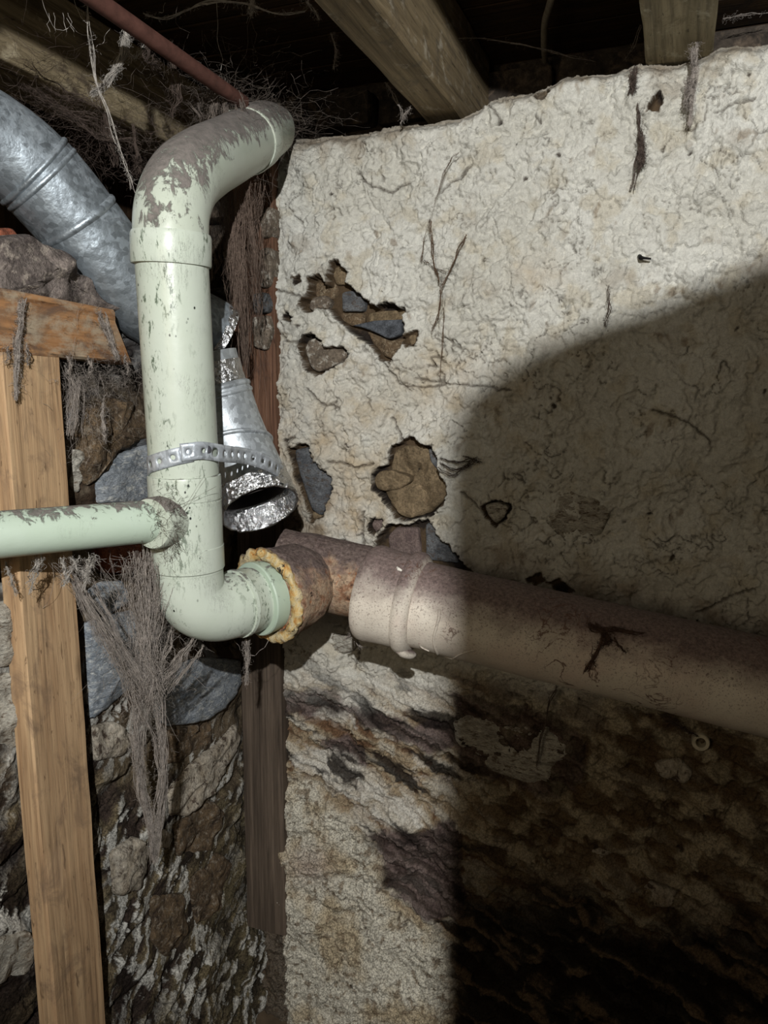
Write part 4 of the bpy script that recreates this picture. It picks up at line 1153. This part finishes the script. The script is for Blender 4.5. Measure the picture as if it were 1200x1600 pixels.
# lower duct elbow hanging in the strap
ld_px = [(318, 556, 1.40), (332, 606, 1.41), (350, 660, 1.42), (372, 712, 1.425), (392, 756, 1.425), (406, 793, 1.42)]
ld_ax = spline([D(*q) for q in ld_px], 10)
elbow = thing('duct_elbow', 'shiny galvanised duct elbow with a foil-taped open end, held by the perforated strap', 'duct', ld_ax[0])
mesh_obj('section', *sweep(cut(ld_ax, 0, .24), .0600, 56, (True, False), dent(.001)), ZINC, elbow, True, 60)
mesh_obj('section', *sweep(cut(ld_ax, .22, .56), .0675, 56, (False, False)), ZINC, elbow, True, 60)
mesh_obj('section', *sweep(cut(ld_ax, .54, .80), .0690, 56, (False, False)), ZINC, elbow, True, 60)
ringbead(ld_ax, .22, .0645, mat=ZINC, parent=elbow, h=.0045, w=.007); ringbead(ld_ax, .27, .0665, mat=ZINC, parent=elbow, h=.003)
ringbead(ld_ax, .55, .0680, mat=ZINC, parent=elbow, tilt=.35, h=.004, w=.005)
end_ax = cut(ld_ax, .76, 1.0)
ne = len(end_ax)
tg = (end_ax[-1] - end_ax[-4]).normalized()
vc = (CAM - end_ax[-1]).normalized()
vc = (vc - tg * vc.dot(tg)).normalized()
def slant(p, c, k):      # the cut is oblique: the side away from the room is longer
    return p - tg * ((p - c).dot(vc) * k)
def slanted(pts, radii, seg, amp, sc, k0=0.0):
    vs, fs = sweep(pts, radii, seg, (False, False), crump(amp, sc)); n = len(pts)
    for i in range(n):
        k = 0.34 * (k0 + (1 - k0) * i / (n - 1))
        for j in range(seg): vs[i * seg + j] = slant(vs[i * seg + j], pts[i], k)
    return vs, fs
tape = mesh_obj('foil_tape', *slanted(end_ax, [.0700 + .0004 * k for k in range(ne)], 90, .0030, 70), FOIL, elbow, True, 40); tape['label'] = 'crinkled foil tape round the open end'
mesh_obj('foil_patch', *sweep(cut(ld_ax, .06, .2), .0622, 72, (False, False), crump(.0022, 80)), FOIL, elbow, True, 40)
e_ = end_ax[-1]
rim_p = [e_ - tg * .004, e_ + tg * .001, e_ + tg * .0042, e_ + tg * .0040, e_ - tg * .004, e_ - tg * .016, e_ - tg * .030]
mesh_obj('foil_rim', *slanted(rim_p, [.0730, .0742, .0728, .0695, .0672, .0665, .0660], 100, .0030, 75, 1.0), FOIL, tape, True, 40)['label'] = 'foil folded over the cut edge'
mesh_obj('lining', *sweep(ld_ax[:-4], .0565, 40, (True, False)), INNER, elbow, True, 60)

# ------------------------------------------------------------------ perforated strap
M_STRAP = mat_zinc('strap_steel', (0.55, 0.60, 0.65), 0.0, 0.6, 0.38, metal=0.45)
strap = thing('hanger_strap', 'perforated silver metal strap wrapped round the plastic stack and the duct elbow', 'strap', D(292, 712, 1.145))
def strap_piece(path, width, name, hole_r=0.0040, pitch=0.0245, first=0.012, big=()):
    pts = spline(path, 14); s = [0.0]
    for i in range(1, len(pts)): s.append(s[-1] + (pts[i] - pts[i - 1]).length)
    Lp = s[-1]
    def at(u):
        u = min(max(u, 0), Lp)
        for i in range(1, len(s)):
            if s[i] >= u:
                k = (u - s[i - 1]) / max(s[i] - s[i - 1], 1e-9); return pts[i - 1].lerp(pts[i], k)
        return pts[-1]
    axis = (A - B).normalized()
    def up(u):
        t = (at(u + .004) - at(u - .004)).normalized(); return (axis - t * axis.dot(t)).normalized()
    mb = MB(); u = 0.0; n = 0
    while u < Lp - 0.002:
        e = min(u + pitch, Lp); w = e - u; c = u + w / 2
        full = w > pitch * 0.8
        if full:
            hr = hole_r * (1.75 if n in big else 1.0); N = 24
            inner, outer = [], []
            for k in range(N):
                a = 2 * math.pi * (k + .5) / N; ca, sa = math.cos(a), math.sin(a)
                inner.append((c + hr * ca, hr * sa))
                q = min((w / 2) / max(abs(ca), 1e-6), (width / 2) / max(abs(sa), 1e-6)); outer.append((c + ca * q, sa * q))
            # exact corners so that neighbouring cells meet
            for cx, cy in ((u, -width/2), (u, width/2), (e, -width/2), (e, width/2)):
                k = min(range(N), key=lambda k: (outer[k][0] - cx) ** 2 + (outer[k][1] - cy) ** 2); outer[k] = (cx, cy)
            mid = [((i[0] + o[0]) / 2, (i[1] + o[1]) / 2) for i, o in zip(inner, outer)]
            V_ = [at(x) + up(x) * y for x, y in inner + mid + outer]
            mb.add(V_, [(k, (k + 1) % N, N + (k + 1) % N, N + k) for k in range(N)] + [(N + k, N + (k + 1) % N, 2 * N + (k + 1) % N, 2 * N + k) for k in range(N)])
        else:
            V_ = []
            for k in range(4):
                x = u + w * k / 3; V_ += [at(x) - up(x) * width / 2, at(x) + up(x) * width / 2]
            mb.add(V_, [(2*k, 2*k + 2, 2*k + 3, 2*k + 1) for k in range(3)])
        u = e; n += 1
    o = mb.build(name, M_STRAP, strap, True, 50)
    bm = bmesh.new(); bm.from_mesh(o.data); bmesh.ops.remove_doubles(bm, verts=bm.verts, dist=0.0006); bmesh.ops.recalc_face_normals(bm, faces=bm.faces); bm.to_mesh(o.data); bm.free()
    sm = o.modifiers.new('thickness', 'SOLIDIFY'); sm.thickness = 0.0011; sm.offset = 0.0
    return o
def pvc_front(ang, dz, r=0.0556):
    """point on the stack's skin; ang measured from the side facing the camera"""
    ax = (B - A).normalized(); c = A.lerp(B, 0.86) + ax * dz
    f_ = (CAM - c); f_ = (f_ - ax * f_.dot(ax)).normalized(); s_ = ax.cross(f_)
    if s_.dot(R3 @ Vector((1, 0, 0))) < 0: s_ = -s_
    return c + (f_ * math.cos(ang) + s_ * math.sin(ang)) * r
strap_piece([pvc_front(math.radians(a), z_) for a, z_ in ((-150, .030), (-120, .026), (-95, .020), (-70, .010), (-45, .003), (-20, -.004), (0, -.008), (14, -.010))], 0.026, 'strap_end')
P2 = [pvc_front(math.radians(a), z_, .0572) for a, z_ in ((-4, -.012), (12, -.013), (30, -.013))]
ldc = ld_ax[int(.62 * (len(ld_ax) - 1))]
P2 += [D(352, 709, 1.215), D(385, 713, 1.29), D(415, 722, 1.335), D(436, 734, 1.385), D(444, 744, 1.43), D(440, 748, 1.47)]
strap_piece(P2, 0.027, 'strap_run', big=(2,))
bc = spline(P2, 14)
bolt_c = pvc_front(math.radians(44), -.013, .052)
mesh_obj('bolt', *sweep([bolt_c, bolt_c + (CAM - bolt_c).normalized() * .006], .0062, 20), mat_plain('dark_bolt', srgb(34, 34, 38), .5, .6), strap)['label'] = 'dark bolt in the strap'

# ------------------------------------------------------------------ small pipes and wires under the floor
r0, r1 = on_z(150, 0, zj - 0.035), on_z(332, 127, zj - 0.035)
rd = (r1 - r0).normalized()
tag(mesh_obj('copper_pipe', *sweep([r0 - rd * .7, r0, r0.lerp(r1, .5), r1, r1 + rd * .10], 0.0125, 24), mat_plain('red_brown_pipe', srgb(92, 62, 54), .7, .1, .35, 40, .3), None),
    'thin red-brown pipe running under the floor toward the corner', 'pipe')
w_ = [D(862, -60, 1.35), D(862, -10, 1.40), D(858, 10, 1.45), D(851, 36, 1.52), D(850, 70, 1.6), D(852, 95, 1.7)]
tag(mesh_obj('cable', *sweep(spline(w_, 6), .0065, 14), mat_plain('grey_cable', srgb(150, 142, 126), .6), None), 'short grey cable hanging in the dark behind the joists', 'cable')
nl = on_y(1004, 404, -0.012)
tag(mesh_obj('nail', *sweep([nl + Vector((-.006, .012, .006)), nl + Vector((-.003, -.002, .001)), nl + Vector((.002, -.005, .000)), nl + Vector((.015, -.004, -.002))], [.0042, .0040, .0026, .0016], 10), mat_plain('black_iron', srgb(22, 20, 20), .6, .4), None),
    'bent black nail in the bare plaster high on the right', 'nail')

# ------------------------------------------------------------------ domed blocker added unseen beside the camera, shaped to throw the wall shadow
TY, TR = -1.66, 0.25
def shadow_ray(px, py):
    q = on_y(px, py, 0.0); return q - LAMP
def gap(tx, d):          # how near a light ray passes the blocker's axis, and at what height
    m = Vector((tx - LAMP.x, TY - LAMP.y)); e = Vector((d.x, d.y)); t = m.dot(e) / e.dot(e)
    return (m - e * t).length, LAMP.z + d.z * t
de = shadow_ray(690, 1100); TX = LAMP.x
while gap(TX, de)[0] < TR or TX < LAMP.x + .0: TX += 0.001
prof = [(0.0, 0.06), (TR - .01, 0.06), (TR, 0.08)]
for px, py in ((696, 715), (706, 674), (752, 636), (830, 592), (900, 558), (1050, 484), (1150, 440), (1200, 432)):
    g_, z_ = gap(TX, shadow_ray(px, py)); prof.append((min(g_, TR), z_))
zt = prof[-1][1]; rt = prof[-1][0]
prof += [(rt * .6, zt + .012), (rt * .25, zt + .018), (0, zt + .018)]
vs, fs = [], []; n = 72
for r, z_ in prof[1:-1]:
    for j in range(n): a = 2 * math.pi * j / n; vs.append((TX + r * math.cos(a), TY + r * math.sin(a), z_))
m = len(prof) - 2
for i in range(m - 1):
    for j in range(n): fs.append((i*n + j, i*n + (j+1) % n, (i+1)*n + (j+1) % n, (i+1)*n + j))
fs.append(tuple(reversed(range(n)))); fs.append(tuple((m-1)*n + j for j in range(n)))
blocker = thing('shadow_blocker', 'added grey shadow blocker with a domed top, unseen beside the viewpoint', 'blocker', (TX, TY, 0))
M_BLOCKER = mat_plain('blocker_grey', srgb(70, 68, 66), .5, .2)
mesh_obj('body', vs, fs, M_BLOCKER, blocker, True, 40)
for k in range(3):
    a = 2 * math.pi * k / 3; c = Vector((TX + .2 * math.cos(a), TY + .2 * math.sin(a), 0))
    mesh_obj('leg', *sweep([c, c + Vector((0, 0, .065))], [.03, .024], 16), M_BLOCKER, blocker, True, 40)

# ------------------------------------------------------------------ cobwebs
def mat_web(name, c, dark=0.5):
    m, nt, b = new_mat(name); g = NG(nt)
    f = g.noise(g.coord(), 120, 3, 0.6)
    g.l(g.ramp(f, [(0.3, tuple(x * dark for x in c)), (0.7, c)]), b.inputs['Base Color'])
    b.inputs['Roughness'].default_value = 1.0; b.inputs['Specular IOR Level'].default_value = 0.05
    return m
WEB_L = mat_web('pale_cobweb', srgb(186, 180, 172)); WEB_M = mat_web('grey_cobweb', srgb(168, 159, 151)); WEB_D = mat_web('dark_cobweb', srgb(98, 86, 79))
wr_ = random.Random(5)
_phi = [(math.cos(a), math.sin(a)) for a in (0, 2.094, 4.189)]

class Web:
    def __init__(s): s.v, s.f = [], []
    def strand(s, pts, r):
        n = len(pts); base = len(s.v)
        for i, p in enumerate(pts):
            t = (pts[min(i + 1, n - 1)] - pts[max(i - 1, 0)])
            if t.length < 1e-9: t = Vector((0, 0, 1))
            t.normalize()
            u = t.orthogonal().normalized(); w = t.cross(u)
            rr = r * 0.62 * (0.6 + 0.8 * wr_.random())
            for c, q in _phi: s.v.append(p + (u * c + w * q) * rr)
        for i in range(n - 1):
            for j in range(3):
                k = (j + 1) % 3
                s.f.append((base + i*3 + j, base + i*3 + k, base + i*3 + 3 + k, base + i*3 + 3 + j))
    def thread(s, a, b, r=.0005, sag=.05, wob=.006, n=12):
        """one slack thread"""
        L = (b - a).length; sd = Vector((wr_.random(), wr_.random(), wr_.random())) * 60
        pts = []
        for i in range(n + 1):
            t = i / n; p = a.lerp(b, t); p.z -= 4 * sag * L * t * (1 - t)
            k = 4 * t * (1 - t)
            q = Vector((t * 3, 0, 0)) + sd
            p += Vector((mnoise.noise(q), mnoise.noise(q + Vector((0, 9, 0))), mnoise.noise(q + Vector((0, 0, 9))))) * wob * min(1, k * 1.6)
            pts.append(p)
        s.strand(pts, r); return pts
    def rope(s, path, n, w0, w1, r=.0005, fuzz=0, wob=.004, steps=6):
        """a rope of n threads that runs along path, w0 and w1 wide at its ends"""
        ax = spline(path, steps); N = len(ax)
        K = max(2, min(9, n // 5))
        subs = [(Vector((wr_.gauss(0, 1), wr_.gauss(0, .6), wr_.gauss(0, .6))), Vector((wr_.gauss(0, 1), wr_.gauss(0, .6), wr_.gauss(0, .6))), Vector((wr_.random() * 90, wr_.random() * 90, 0))) for _ in range(K)]
        for m_ in range(int(n * 1.7)):
            o0, o1, sk = subs[m_ % K]
            j0 = Vector((wr_.gauss(0, 1), wr_.gauss(0, .7), wr_.gauss(0, .7))) * .13
            a, b = sorted((wr_.uniform(-.3, .5), wr_.uniform(.5, 1.3))); a, b = max(a, 0), min(b, 1)
            if wr_.random() < .25: o1 = subs[wr_.randrange(K)][1]
            sd = Vector((wr_.random() * 80, wr_.random() * 80, 0)); pts = []
            for i in range(int(a * (N - 1)), int(b * (N - 1)) + 1):
                t = i / (N - 1); w = w0 + (w1 - w0) * t
                q = sd + Vector((t * 9, 0, 0)); q2 = sk + Vector((t * 5, 0, 0))
                nz = Vector((mnoise.noise(q), mnoise.noise(q + Vector((5, 0, 3))), mnoise.noise(q + Vector((0, 7, 0))))) * wob * .5
                n2 = Vector((mnoise.noise(q2), mnoise.noise(q2 + Vector((5, 0, 3))), mnoise.noise(q2 + Vector((0, 7, 0))))) * wob * 1.5
                pts.append(ax[i] + o0.lerp(o1, t) * w * .5 + j0 * w + nz + n2)
            if len(pts) > 1: s.strand(pts, r * wr_.uniform(.5, 1.5))
        for _ in range(fuzz):
            t = wr_.random(); p = ax[min(int(t * (N - 1)), N - 1)]; w = w0 + (w1 - w0) * t
            p = p + Vector((wr_.gauss(0, .5), wr_.gauss(0, .3), wr_.gauss(0, .4))) * w
            l = wr_.uniform(.002, .010)
            dv = Vector((wr_.gauss(0, 1), wr_.gauss(0, 1), wr_.gauss(-.3, 1))).normalized() * l
            if wr_.random() < .45:
                s.strand([p, p + dv * .5 + Vector((wr_.gauss(0, .002), 0, wr_.gauss(0, .002))), p + dv], r * .5)
            else:
                cl = [p]
                for _k in range(5): cl.append(cl[-1] + Vector((wr_.gauss(0, .0022), wr_.gauss(0, .0016), wr_.gauss(-.0006, .0022))))
                s.strand(cl, r * .5)
    def tangle(s, cen, size, n, r=.00045, drop=0.3):
        for _ in range(int(n * 1.5)):
            a = cen + Vector((wr_.gauss(0, size[0]), wr_.gauss(0, size[1]), wr_.gauss(0, size[2])))
            b = a + Vector((wr_.gauss(0, size[0]), wr_.gauss(0, size[1]), wr_.gauss(-drop * size[2], size[2])))
            s.thread(a, b, r * .7 * wr_.uniform(.5, 1.3), .06, .018, 9)
    def done(s, label, mat=WEB_M, group=None):
        o = mesh_obj('cobweb', s.v, s.f, mat, None, True, None)
        return tag(o, label, 'cobweb', group or 'cobwebs hanging in the corner')

# the big web under the branch pipe
w = Web()
hub_ = D(232, 1075, 1.24)
tail = D(240, 1345, 1.34)
for x, y, dpt, n in ((105, 885, 1.12, 20), (130, 880, 1.13, 14), (235, 872, 1.20, 46), (250, 868, 1.20, 46), (222, 872, 1.19, 40), (205, 872, 1.18, 22)):
    c = D(x, y, dpt); wide = x > 200
    w.rope([c, c.lerp(hub_, .35) + Vector((0, 0, -.012)), c.lerp(hub_, .7) + Vector((0, 0, -.014)), hub_ + Vector((wr_.gauss(0, .008), 0, wr_.gauss(0, .012)))], n, .030 if wide else .008, .026, .00055, n * 8, .006)
w.rope([D(118, 905, 1.13), D(165, 990, 1.17), D(205, 1060, 1.22), D(228, 1120, 1.25)], 44, .012, .034, .00055, 500, .006)
w.rope([D(300, 1000, 1.24), D(282, 1030, 1.245), D(262, 1060, 1.25), D(240, 1100, 1.255)], 26, .006, .022, .0005, 160)
w.rope([D(272, 985, 1.23), D(262, 1020, 1.24), D(248, 1060, 1.25)], 12, .003, .012, .0005, 60)
w.rope([D(318, 1010, 1.25), D(290, 1045, 1.25), D(258, 1080, 1.25)], 10, .004, .014, .0005, 60)
w.rope([hub_, D(216, 1150, 1.27), D(222, 1220, 1.30), D(236, 1290, 1.32), tail], 46, .022, .006, .0006, 500, .006)
w.rope([hub_, D(246, 1140, 1.27), D(250, 1200, 1.29), D(246, 1270, 1.32), tail], 46, .020, .006, .0006, 420, .006)
w.rope([D(214, 1080, 1.24), D(212, 1160, 1.27), D(216, 1230, 1.30), D(232, 1290, 1.32)], 20, .010, .006, .0006, 160, .005)
w.tangle(D(225, 1010, 1.23), (.030, .02, .05), 150, .0004, .5)
for _ in range(60):
    a = D(wr_.uniform(60, 250), wr_.uniform(866, 880), wr_.uniform(1.12, 1.2)); w.thread(a, D(wr_.gauss(200, 40), wr_.gauss(960, 50), 1.21), .0004, .03, .012)
w.done('big grey dusty cobweb hanging from the thinner branch pipe in a long pointed tail', WEB_M)

# veil in front of the brown post
w = Web()
for x0, y0, x1, y1, n in ((352, 292, 372, 500, 30), (360, 285, 384, 560, 36), (376, 290, 394, 470, 26), (388, 300, 398, 420, 22), (400, 280, 402, 500, 20), (346, 330, 330, 440, 6), (366, 300, 378, 590, 22), (352, 300, 340, 420, 5)):
    a, b = D(x0, y0, 1.37), D(x1, y1, 1.55)
    w.rope([a, a.lerp(b, .4) + Vector((.004, -.01, -.01)), b], n, .030, .012, .0005, n * 6, .008)
w.tangle(D(378, 380, 1.45), (.022, .03, .09), 90, .0004, .8)
w.done('brownish cobweb veil hanging down the upper part of the corner post', mat_web('brown_cobweb', srgb(134, 116, 104)))

# thicket round the upper elbow's far end
w = Web()
w.tangle(D(365, 165, 1.42), (.060, .06, .045), 230, .00042, .4)
w.tangle(D(420, 190, 1.55), (.06, .05, .03), 150, .0004, .2)
w.tangle(D(300, 165, 1.4), (.05, .06, .05), 70, .0004, .6)
for x0, y0, x1, y1, n in ((340, 120, 330, 185, 22), (350, 130, 352, 190, 26), (325, 130, 300, 165, 10), (300, 150, 318, 182, 10), (372, 140, 384, 195, 20), (322, 165, 330, 195, 14)):
    a, b = D(x0, y0, 1.36), D(x1, y1, 1.36); w.rope([a, a.lerp(b, .5) + Vector((.003, 0, -.012)), b], n, .012, .016, .0005, n * 6)
w.done('thicket of fine cobweb between the thin red-brown pipe and the top of the elbow', mat_web('smoky_cobweb', srgb(128, 118, 110)))

# long slanting rope at the upper left
w = Web()
w.rope([D(133, -20, 1.05), D(140, 60, 1.07), D(152, 130, 1.09), D(174, 195, 1.11), D(192, 250, 1.12), D(208, 292, 1.13)], 7, .0028, .002, .0005, 160, .004)
w.thread(D(116, 0, 1.05), D(140, 40, 1.06), .0006); w.thread(D(208, 290, 1.13), D(226, 330, 1.13), .0006)
w.done('long thin cobweb rope slanting down in front of the duct to the plastic elbow', WEB_L)
w = Web()
w.rope([D(194, 32, 1.2), D(197, 60, 1.2), D(192, 88, 1.2), D(178, 112, 1.2), D(160, 134, 1.2), D(142, 146, 1.2)], 40, .008, .010, .0006, 380, .004)
w.rope([D(197, 78, 1.2), D(212, 90, 1.2), D(230, 64, 1.2)], 8, .003, .002, .0005, 60)
w.thread(D(205, 85, 1.2), D(198, 95, 1.2)); w.thread(D(150, 74, 1.2), D(172, 44, 1.2), .0005)
for x in (76, 84, 98, 106): w.thread(D(x, 20, 1.15), D(x + wr_.uniform(-12, 14), 58, 1.15), .0005, .1)
w.thread(D(66, 0, 1.15), D(110, 40, 1.15), .0005, .4); w.thread(D(104, 28, 1.15), D(140, 55, 1.15), .0006, .2)
w.done('fluffy hooked cobweb dangling from the thin red-brown pipe', WEB_L)
w = Web()
w.rope([D(226, 22, 1.3), D(256, 28, 1.3), D(290, 16, 1.3), D(330, 2, 1.3), D(380, 6, 1.3), D(430, 20, 1.3), D(480, 16, 1.3)], 12, .003, .004, .0005, 120, .004)
w.rope([D(396, -10, 1.3), D(394, 10, 1.3), D(390, 20, 1.3)], 26, .006, .004, .0006, 120)
w.rope([D(470, -6, 1.3), D(484, 10, 1.3), D(500, 30, 1.3)], 10, .006, .004, .0005, 50); w.thread(D(338, 0, 1.3), D(345, 110, 1.35), .0006, .0, .006)
w.thread(D(248, 22, 1.3), D(258, 4, 1.3), .0008)
w.done('pale cobweb string across the dark between the red-brown pipe and the middle joist', WEB_L)
w = Web()
for c, sz, n in (((60, 110, 1.3), (.06, .06, .03), 70), ((130, 190, 1.3), (.06, .06, .04), 110), ((180, 225, 1.32), (.04, .05, .03), 70), ((30, 150, 1.25), (.06, .05, .02), 60), ((255, 190, 1.4), (.04, .05, .05), 60)):
    w.tangle(D(*c), sz, n, .0004, .4)
for x0, y0, x1, y1 in ((40, 100, 150, 160), (10, 115, 170, 190), (60, 150, 190, 205), (90, 170, 220, 220), (150, 130, 180, 260), (268, 70, 270, 180), (225, 66, 250, 100), (210, 200, 216, 270)):
    w.rope([D(x0, y0, 1.27), D((x0 + x1) / 2, (y0 + y1) / 2 + 14, 1.28), D(x1, y1, 1.29)], 12, .012, .012, .0005, 120, .008)
w.done('dim web mass strung along the beam above the duct', WEB_D)
# strands beside the stack, on plate and stud
w = Web()
w.rope([on_x(34, 470, .008), on_x(28, 520, .010), on_x(26, 560, .012), on_x(25, 625, .012)], 40, .010, .004, .0006, 500, .003)
w.rope([on_x(152, 488, .008), on_x(164, 510, .012), on_x(176, 540, .012), on_x(184, 562, .014)], 36, .010, .004, .0006, 260, .003)
for x, y in ((8, 545), (40, 548), (108, 560), (140, 566), (198, 565)): w.rope([on_x(x, y - 8, .012), on_x(x + 3, y + 8, .012), on_x(x + 2, y + 22, .012)], 8, .005, .002, .0005, 40)
w.done('dust strands hanging over the plate onto the head of the stud', WEB_M)
w = Web()
w.tangle(on_x(125, 610, -.005), (.012, .03, .035), 120, .0004, .5)
w.rope([on_x(112, 580, .0), on_x(118, 620, .0), on_x(110, 680, .0)], 40, .026, .012, .0005, 300)
w.rope([on_x(162, 630, .01), on_x(163, 670, .01), on_x(164, 690, .01)], 14, .004, .003, .0006, 60)
w.tangle(on_x(180, 585, -.005), (.012, .03, .02), 70, .0004, .5)
w.done('grey web matted over the rubble between the stud and the stack', WEB_M)
w = Web()
for x, y, dx in ((60, 870, -14), (66, 872, -20), (95, 872, 10), (110, 872, 30), (125, 870, -30), (150, 868, -20), (10, 880, 14), (140, 870, -8)):
    a = D(x, y, 1.09); w.rope([a, D(x + dx * .5, y + 22, 1.10), D(x + dx, y + wr_.uniform(30, 60), 1.11)], 8, .004, .003, .0006, 60)
w.done('short dust threads under the branch pipe in front of the stud', WEB_L)
w = Web()
w.tangle(D(258, 812, 1.155), (.012, .008, .020), 130, .00045, .3)
for k in range(26): w.thread(D(wr_.gauss(258, 8), wr_.uniform(780, 840), 1.152), D(wr_.gauss(276, 10), wr_.uniform(800, 880), 1.160), .0004, .05, .004)
w.thread(D(338, 760, 1.165), D(262, 800, 1.15), .0004, 0, .001); w.thread(D(320, 742, 1.16), D(280, 806, 1.15), .0004, 0, .001)
w.done('dust and hair caught round the joint of the branch pipe and the stack', WEB_D)
# under the crusted hub
w = Web()
w.rope([D(384, 1002, 1.34), D(386, 1030, 1.36), D(384, 1070, 1.38)], 24, .008, .003, .0006, 160)
w.thread(D(366, 1000, 1.33), D(386, 1026, 1.36), .0006); w.thread(D(420, 1000, 1.35), D(390, 1024, 1.36), .0006, .15)
w.done('little web hanging under the crusted hub of the rusty tee', WEB_M)
w = Web()
w.rope([D(550, 965, 1.42), D(552, 985, 1.45), D(540, 1000, 1.48)], 14, .006, .006, .0006, 80)
w.rope([D(548, 985, 1.45), D(560, 1005, 1.46), D(566, 1012, 1.46)], 8, .003, .002, .0006, 40)
w.done('torn bit of web between the rusty tee and the painted bell', WEB_M)
# on the right wall
w = Web()
for pts, n, wd in (([(1082, 76), (1084, 110), (1080, 150), (1076, 196)], 40, .006), ([(1088, 60), (1086, 100), (1080, 130)], 20, .004), ([(1080, 124), (1077, 148), (1072, 166)], 36, .010)):
    w.rope([on_y(x, y, -.045) for x, y in pts], n, wd, .003, .0006, n * 9, .003)
w.done('dust strand dangling in front of the joist end and the wall top at far right', WEB_M)
w = Web()
w.rope([on_y(x, y, -.03) for x, y in [(992, 108), (990, 128), (988, 146)]], 30, .006, .006, .0006, 200, .004)
w.done('short dark dust tuft just under the wall top left of the far right joist', WEB_D)
w = Web()
for pts, n in (([(1000, 160), (1002, 200), (1000, 240), (990, 296)], 14), ([(1002, 215), (1003, 240), (1000, 262)], 46)):
    w.rope([on_y(x, y, -.03) for x, y in pts], n, .006, .006, .0006, n * 7, .004)  # dark upright strands close to the plaster
w.done('dark vertical strands on the plaster left of the far right joist', WEB_D)
w = Web()
for pts, n in (([(672, 345), (676, 380), (680, 420), (688, 442)], 12), ([(728, 366), (716, 392), (704, 420), (690, 446)], 10), ([(690, 446), (686, 490), (676, 515)], 10), ([(690, 446), (692, 520), (688, 600)], 4), ([(664, 405), (680, 420), (706, 424)], 5), ([(668, 352), (660, 400), (664, 412)], 4), ([(672, 345), (700, 260), (720, 235)], 3)):
    w.rope([on_y(x, y, -.024) for x, y in pts], n, .004, .003, .0005, n * 7, .003)
w.done('y-shaped brown cobweb clinging to the middle of the white plaster', mat_web('tan_cobweb', srgb(112, 92, 76)))
w = Web(); w.rope([on_y(x, y, -.024) for x, y in [(950, 445), (952, 480), (948, 510)]], 5, .004, .003, .0005, 35, .003)
w.done('tiny vertical dust string on the plaster just above the edge of the shadow', WEB_D)
w = Web()
for pts, n in (([(690, 716), (720, 722), (748, 716)], 10), ([(688, 724), (712, 734), (740, 718)], 10), ([(684, 730), (706, 742), (730, 724)], 6), ([(745, 716), (732, 726), (722, 735)], 6), ([(724, 712), (744, 720), (752, 722)], 8)):
    w.rope([on_y(x, y, -.028) for x, y in pts], n, .005, .004, .0005, n * 5, .004)
w.done('dark loops of web at the right edge of the ochre stone hole', WEB_D)
# on the drain pipe
w = Web()
def dpx(x, y, off=0.0):
    """point on the drain's skin seen at a photo point"""
    r = ray(x, y); o = CAM
    n_ = r - gd * r.dot(gd); m_ = (o - g0) - gd * (o - g0).dot(gd)
    a, b, c = n_.dot(n_), 2 * n_.dot(m_), m_.dot(m_) - (.0795 + off) ** 2
    dsc = max(b * b - 4 * a * c, 0); return o + r * ((-b - math.sqrt(dsc)) / (2 * a))
for pts, n in (([(930, 978), (944, 990), (936, 1010), (916, 1048)], 34), ([(920, 976), (940, 986), (966, 984), (1000, 990)], 26), ([(945, 985), (950, 1000), (938, 1008)], 22), ([(958, 996), (970, 1010), (982, 1020)], 5), ([(930, 1010), (926, 1030), (930, 1040)], 4)):
    w.rope([dpx(x, y, .003) for x, y in pts], n, .007, .006, .0006, n * 5, .003)
w.done('dark brown clump of dusty web stuck on the drain pipe', mat_web('umber_cobweb', srgb(104, 84, 74)))
w = Web()
w.rope([on_y(870, 1072, -.06), on_y(858, 1100, -.05), on_y(846, 1150, -.045), on_y(838, 1196, -.04)], 10, .003, .003, .0006, 60, .003)
w.done('thin dark string hanging from the drain pipe over the pale slab', WEB_D)
w = Web()
w.rope([on_y(1046, 1122, -.05), on_y(1066, 1140, -.04), on_y(1080, 1150, -.035)], 14, .02, .014, .0005, 60, .006)
w.tangle(on_y(1058, 1130, -.05), (.02, .02, .015), 26, .0004)
w.done('faint web under the drain pipe beside the small tube end', WEB_D)
for pts, n, lab in (([(640, 168), (632, 180), (626, 192)], 10, 'wisp of web at the end of the middle joist'), ([(520, 52), (526, 80), (522, 108)], 14, 'short wisp of web hanging left of the middle joist'),
                    ([(600, 128), (622, 160), (630, 190)], 6, 'thin thread of web along the lower left edge of the middle joist'),
                    ([(690, 62), (760, 62), (820, 72), (880, 86), (930, 96)], 6, 'thin web string across the dark gap between the two joists'),
                    ([(1000, 40), (990, 70), (976, 92)], 4, 'fine web thread along the left side of the far right joist'), ([(1130, 30), (1160, 24), (1200, 20)], 6, 'web string in the dark right of the far right joist')):
    w = Web(); w.rope([D(x, y, 1.50) for x, y in pts], n, .003, .003, .0005, n * 8, .003); w.done(lab, WEB_M)
w = Web(); w.tangle(D(440, 180, 1.6), (.05, .04, .03), 60, .0004, .2); w.done('spiky web tuft in the dark just left of the plaster corner', WEB_D)
